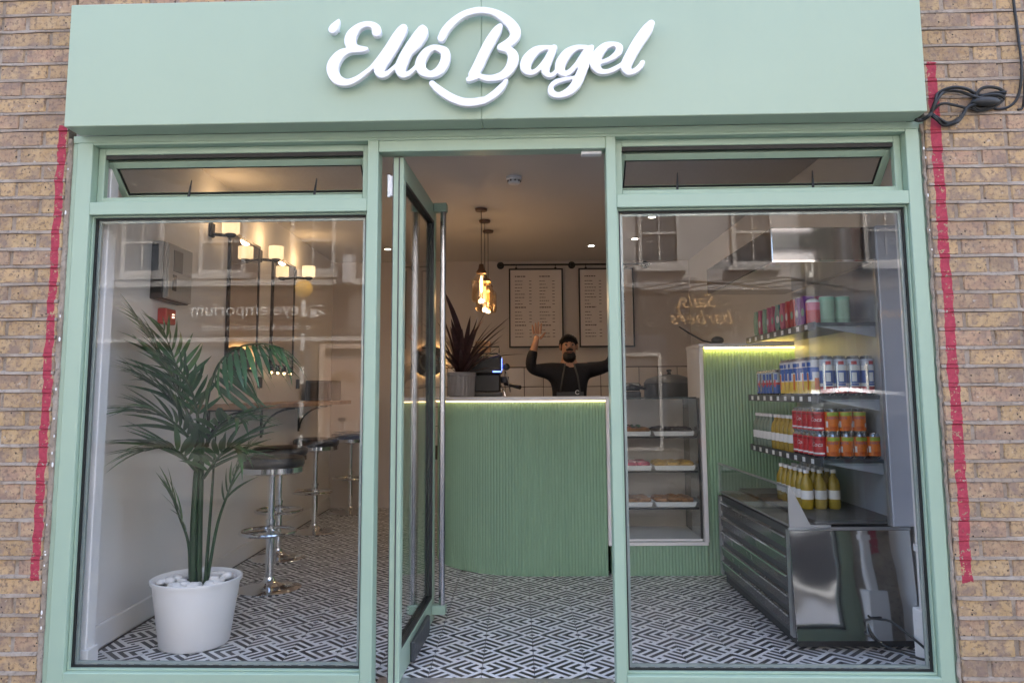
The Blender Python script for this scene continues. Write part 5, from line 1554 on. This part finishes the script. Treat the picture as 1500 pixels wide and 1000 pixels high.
MB().tube([(.505 + .016 * cos(a), 3.255, 1.195 + .016 * sin(a)) for a in [.6 + 5.1 * k / 18 for k in range(19)]], .0035, 6).build("apron_emblem", white_plastic, man, True)
# head details
eye_m = M('eye_white', (.34, .31, .29), .3)
hd = MB()
hd.ball((hx, hy + .024, hz + .028), (.083, .092, .082), 28, 18)
hb_ = hd.build("hair", hair_m, man, True)
for v in hb_.data.vertices:
    w = Vector(v.co) + Vector((.45, 3.4, 0))
    # clear the face: hair only from the brow upwards and at the sides and back
    if w.y < hy + .012 and w.z < hz + .083 - 9 * (w.x - hx) ** 2: v.co.y += .075
    v.co.x += random.uniform(-.004, .004); v.co.z += random.uniform(-.006, .005)
bd = MB().ball((hx, hy - .040, hz - .084), (.057, .050, .052), 24, 16)
bo = bd.build("beard", hair_m, man, True)
for v in bo.data.vertices: v.co += Vector((random.uniform(-.0035, .0035), random.uniform(-.004, .002), random.uniform(-.006, .003)))
MB().tube([(hx - .028, hy - .088, hz - .030), (hx, hy - .098, hz - .026), (hx + .028, hy - .088, hz - .030)], [.008, .011, .008], 8).build("moustache", hair_m, man, True)
MB().tube([(hx, hy - .080, hz + .025), (hx, hy - .100, hz - .002), (hx, hy - .104, hz - .012)], [.008, .012, .013], 8).build("nose", skin_m, man, True)
MB().tube([(hx - .022, hy - .1, hz - .052), (hx, hy - .104, hz - .054), (hx + .022, hy - .1, hz - .052)], [.003, .006, .003], 6).build("mouth", M("lips", (.26, .10, .08), .5), man, True)
for s in (-1, 1):
    MB().ball((hx + s * .030, hy - .071, hz + .016), .0095, 10, 8).build("eye", eye_m, man, True)
    MB().ball((hx + s * .030, hy - .0785, hz + .016), .0062, 8, 6).build("iris", hair_m, man, True)
    MB().tube([(hx + s * .014, hy - .084, hz + .036), (hx + s * .032, hy - .084, hz + .041), (hx + s * .050, hy - .072, hz + .035)], [.004, .0055, .003], 6).build("eyebrow", hair_m, man, True)
    MB().ball((hx + s * .074, hy + .008, hz + .0), (.010, .018, .030), 10, 8).build("ear", skin_m, man, True)

# ================================================================== THE STREET OPPOSITE (mirrored in the panes)
W = -14.2
def far_thing(name, label, cat, u=0, group=None):
    t = thing(name, label, cat, (u * cos(TH) + W * sin(TH), -u * sin(TH) + W * cos(TH), -.12), -TH, group)
    return t
class FB(MB):
    """builder in street-facade coordinates: u along, d out from the far wall towards the shop, z up"""
    def fbuild(s, name, mat, parent, u0=0, smooth=False):
        s.v = [(x - u0, y, z + .12) for x, y, z in s.v]
        return s.build(name, mat, parent, smooth, local=True)
brown_brick = M("far_brick_brown", (.21, .18, .16), .85, var=.25, vscale=5, bump=.4, bscale=40)
grey_render = M("far_render_grey", (.46, .44, .435), .8, var=.12, vscale=1.5)
pale_trim = M("far_trim", (.55, .53, .51), .6)
dark_shop = M("far_dark_shop", (.035, .033, .034), .45)
peach_door = M("far_door_peach", (.45, .31, .24), .5)
far_glass = M("far_window_glass", (.10, .11, .13), .06, spec=.9)
gold = M("gold_lettering", (.75, .47, .22), .4)
fascia_brown = M("far_fascia_brown", (.10, .065, .05), .5)
def sash(b, u0, u1, z0, z1, ref):
    f = FB().ring(u0, u1, z0, z1, .085, .02, .10).fbuild("window", pale_trim, b, ref)
    FB().box(u0 + .085, u1 - .085, .05, .085, (z0 + z1) / 2 - .03, (z0 + z1) / 2 + .03).fbuild("sash_bar", pale_trim, f, ref)
    FB().box((u0 + u1) / 2 - .015, (u0 + u1) / 2 + .015, .051, .08, z0 + .085, z1 - .085).fbuild("glazing_bar", pale_trim, f, ref)
    FB().box(u0 + .085, u1 - .085, .03, .045, z0 + .085, z1 - .085).fbuild("pane", far_glass, f, ref)
    FB().box(u0 - .12, u1 + .12, .0, .20, z0 - .13, z0).fbuild("window_sill", pale_trim, f, ref)
bA = far_thing("terrace_building", "brown brick terrace with an eye emporium shop, mirrored in the left window", "building", -8)
FB().box(-20, 1.2, -8, 0, -.12, 9.5).fbuild("wall", brown_brick, bA, -8)
FB().box(-20, 1.2, .0, .16, 3.72, 3.86).box(-20, 1.2, .0, .10, 2.42, 2.52).fbuild("string_course", pale_trim, bA, -8)
FB().box(-20, 1.3, -.1, .35, 9.35, 9.65).fbuild("cornice", pale_trim, bA, -8)
for r in range(2):
    for u0, u1 in ((-14.0, -13.0), (-11.9, -10.9), (-9.72, -8.72), (-7.85, -6.75), (-5.68, -4.62), (-3.3, -2.3), (-1.2, -.2)):
        sash(bA, u0, u1, 4.02 + r * 2.9, 5.55 + r * 2.9, -8)
FB().box(-8.9, -4.3, .0, .06, 2.58, 3.66).fbuild("shop_fascia", fascia_brown, bA, -8)
FB().box(-10.4, -5.1, .0, .05, .12, 2.40).fbuild("shop_window", far_glass, bA, -8)
FB().ring(-10.55, -5.0, .0, 2.42, .10, .051, .12).fbuild("shop_window_frame", fascia_brown, bA, -8)
MT = lambda u, z, d=.075: Matrix.Translation((u + 8, d, z + .12)) @ Matrix.Rotation(pi, 4, 'Z') @ UPRIGHT
text_pale = M("far_pale_lettering", (.80, .79, .78), .5)
text_obj("eye emporium", .44, "lettering", text_pale, bA, MT(-6.72, 3.03), extrude=.01)
text_obj("opticians & contact lens centre", .205, "lettering", text_pale, bA, MT(-6.45, 2.69), extrude=.008)
e = FB()
e.tube([(-5.30, .075, 3.04), (-5.18, .075, 3.13), (-5.02, .075, 3.15), (-4.84, .075, 3.03)], .02, 6).tube([(-5.30, .075, 3.04), (-5.12, .075, 2.95), (-4.90, .075, 3.05)], .018, 6).ball((-5.10, .075, 3.05), (.08, .03, .08), 10, 8).tube([(-5.34, .075, 3.17), (-5.10, .075, 3.25), (-4.86, .075, 3.23)], .016, 6)
e.fbuild("eye_emblem", text_pale, bA, -8)
dr = FB().box(-4.80, -3.95, .01, .07, -.05, 2.0).fbuild("door", peach_door, bA, -8)
FB().ring(-4.92, -3.83, -.06, 2.35, .11, .0, .13).fbuild("door_frame", M("far_doorframe", (.58, .45, .36), .5), bA, -8)
fl = FB()
for k in range(5):
    a0, a1 = pi * k / 5 + .06, pi * (k + 1) / 5 - .06
    fl.prism([(-4.375 + .08 * cos(a0), 1.45 + .08 * sin(a0)), (-4.375 + .30 * cos(a0), 1.45 + .30 * sin(a0)), (-4.375 + .30 * cos((a0 + a1) / 2), 1.45 + .30 * sin((a0 + a1) / 2)), (-4.375 + .30 * cos(a1), 1.45 + .30 * sin(a1)), (-4.375 + .08 * cos(a1), 1.45 + .08 * sin(a1))], 'y', .071, .08)
fl.fbuild("fanlight", M("far_fanlight", (.30, .18, .10), .3), dr, -8)
FB().box(-4.46, -4.29, .071, .085, .60, .66).fbuild("letter_slot", dark_shop, dr, -8)
FB().ring(-4.72, -4.42, .1, .55, .03, .071, .085).fbuild("door_panel", pale_trim, dr, -8)
FB().ring(-4.33, -4.03, .1, .55, .03, .071, .085).fbuild("door_panel", pale_trim, dr, -8)
FB().box(-4.335, -4.115, .1, .5, 3.71, 4.36, .01).fbuild("projecting_sign", M("far_white_sign", (.8, .78, .78), .4), bA, -8)
bB = far_thing("terrace_building", "grey rendered terrace with a barber shop, mirrored in the right window", "building", 6)
FB().box(1.2, 6.15, -8, .02, -.12, 9.2).fbuild("wall", grey_render, bB, 6)
FB().box(6.152, 20, -8, .01, -.12, 9.6).fbuild("brick_wing", brown_brick, bB, 6)
for r in range(2):
    for u0, u1 in ((2.45, 3.42), (4.60, 5.56), (7.6, 8.6), (10.4, 11.4), (13.2, 14.2)):
        sash(bB, u0, u1, 4.08 + r * 2.8, 5.62 + r * 2.8, 6)
FB().box(1.6, 5.9, .021, .16, -.1, 3.50).fbuild("shopfront", dark_shop, bB, 6)
FB().box(6.2, 13.8, .011, .16, -.1, 3.45).fbuild("shopfront", M("far_shop_blue", (.07, .08, .11), .45), bB, 6)
FB().box(1.9, 3.0, .161, .17, .4, 2.5).box(4.4, 5.7, .161, .17, .4, 2.5).fbuild("shop_window", far_glass, bB, 6)
FB().ring(1.95, 2.88, -.1, 2.08, .075, .171, .23).fbuild("white_door_frame", pale_trim, bB, 6)
cab = FB()
for k in range(3):
    cab.tube([(1.3 + i * .4, .20 + .02 * k, 3.56 + .05 * k + .07 * sin(i * 1.1 + k) - .05 * sin(i * .5)) for i in range(32)], .022, 6)
cab.fbuild("draped_cable", dark_shop, bB, 6)
MT2 = lambda u, z, d=.175: Matrix.Translation((u - 6, d, z + .12)) @ Matrix.Rotation(pi, 4, 'Z') @ UPRIGHT
# the plain text faces the street; seen in the pane it reads mirrored, as in the photograph
text_obj("Sails", .46, "lettering", gold, bB, MT2(3.80, 3.10), .35, .012)
text_obj("barbers", .46, "lettering", gold, bB, MT2(3.86, 2.72), .35, .012)
FB().tube([(3.36, .18, 2.80), (3.30, .18, 3.12), (3.42, .18, 3.42)], [.02, .035, .012], 6).fbuild("scissor_emblem", gold, bB, 6)
text_obj("VAPE", .24, "lettering", gold, bB, MT2(8.05, 2.82), 0, .01)

def car(u, body, label, flip=1):
    t = thing("parked_car", label, "car", (u * cos(TH) + -6.9 * sin(TH), -u * sin(TH) + -6.9 * cos(TH), -.23), -TH)
    # body as cross-sections along its length: (x, half width, floor, waist, roof, roof half width)
    S = [(-2.12, .62, .38, .60, .62, .55), (-2.02, .80, .26, .70, .74, .70), (-1.55, .87, .22, .84, .88, .76), (-1.0, .88, .20, .90, .96, .74), (-.45, .88, .20, .92, 1.40, .60), (.25, .88, .20, .93, 1.47, .60), (.95, .88, .20, .94, 1.42, .60), (1.55, .87, .22, .95, 1.12, .66), (1.95, .82, .26, .92, .98, .70), (2.12, .66, .36, .74, .78, .58)]
    mb = MB()
    for x, w, f, b, r, rw_ in S:
        x *= flip
        mb.v += [(x, -w * .94, f), (x, -w, (f + b) / 2), (x, -w * .97, b), (x, -rw_, r), (x, rw_, r), (x, w * .97, b), (x, w, (f + b) / 2), (x, w * .94, f)]
    for i in range(len(S) - 1):
        for k in range(8):
            k2 = (k + 1) % 8
            mb.f.append((i * 8 + k, i * 8 + k2, (i + 1) * 8 + k2, (i + 1) * 8 + k))
    mb.f += [tuple(range(8)), tuple(range((len(S) - 1) * 8, len(S) * 8))]
    mb.build("body", body, t, True, local=True)
    for y in (-1, 1):
        q = [(-.92, .965, .745), (-.46, 1.36, .635), (.25, 1.42, .63), (.92, 1.37, .635), (1.42, 1.10, .69), (1.2, .985, .765)]
        vs = [(x * flip, y * (hw + .025), z) for x, z, hw in q] + [(x * flip, y * (hw + .010), z) for x, z, hw in q]
        n = 6
        MB().add(vs, [tuple(range(n)), tuple(range(n, 2 * n))] + [(i, (i + 1) % n, n + (i + 1) % n, n + i) for i in range(n)]).build("side_window", far_glass, t, local=True)
        for x in (-1.32, 1.30):
            wl = MB().lathe([(.20, -.1), (.315, -.09), (.325, -.05), (.325, .05), (.315, .09), (.20, .1)], n=28)
            wl.v = [(vx + x * flip, vz + y * .79, vy + .325) for vx, vy, vz in wl.v]
            w = wl.build("wheel", rubber, t, True, local=True)
            rm = MB().lathe([(.0, .07), (.06, .085), (.07, .07), (.17, .085), (.20, .098), (.20, -.098), (.0, -.09)], n=20)
            for k in range(5):
                a = 2 * pi * k / 5
                rm.box(-.02, .02, .05, .19, .086, .098) if False else None
            rm.v = [(vx + x * flip, vz * y + y * .79, vy + .325) for vx, vy, vz in rm.v]
            rm.build("rim", grey_metal, w, True, local=True)
            MB().tube([(x * flip + .37 * cos(a), y * .875, .325 + .37 * sin(a)) for a in [pi * k / 12 for k in range(13)]], .03, 6).build("wheel_arch", rubber, t, True, local=True)
        MB().ball((-1.98 * flip, y * .60, .63), (.10, .14, .08), 12, 8).build("headlight", white_plastic, t, True, local=True)
        MB().ball((2.02 * flip, y * .62, .78), (.07, .12, .10), 12, 8).build("tail_light", red_plastic, t, True, local=True)
    vs = [(-.93, -.66, .985), (-.93, .66, .985), (-.47, .54, 1.395), (-.47, -.54, 1.395)]
    MB().add([(x * flip - .03 * flip, y, z + .02) for x, y, z in vs] + [(x * flip, y, z) for x, y, z in vs], [(0, 1, 2, 3), (7, 6, 5, 4), (0, 4, 5, 1), (1, 5, 6, 2), (2, 6, 7, 3), (3, 7, 4, 0)]).build("windscreen", far_glass, t, local=True)
    return t
car(-.95, M("car_silver", (.46, .49, .54), .25, .5), "silver car parked in the street behind the camera", 1)
car(4.15, M("car_dark", (.03, .035, .045), .22, .3), "dark car parked in the street behind the silver one", -1)

bl = thing("crossing_beacon", "crossing beacon with amber globe on a black and white pole", "beacon", (-4.12 * cos(TH) - 10.2 * sin(TH), 4.12 * sin(TH) - 10.2 * cos(TH), -.12), -TH)
for k in range(10):
    MB().tube([(0, 0, .3 * k), (0, 0, .3 * (k + 1))], .045, 12).build("pole_band", white_paint if k % 2 else black, bl, True, local=True)
MB().ball((0, 0, 3.21), .16, 18, 12).build("globe", EMIT("beacon_glow", (1.0, .55, .06), .35, (.7, .38, .04)), bl, True, local=True)
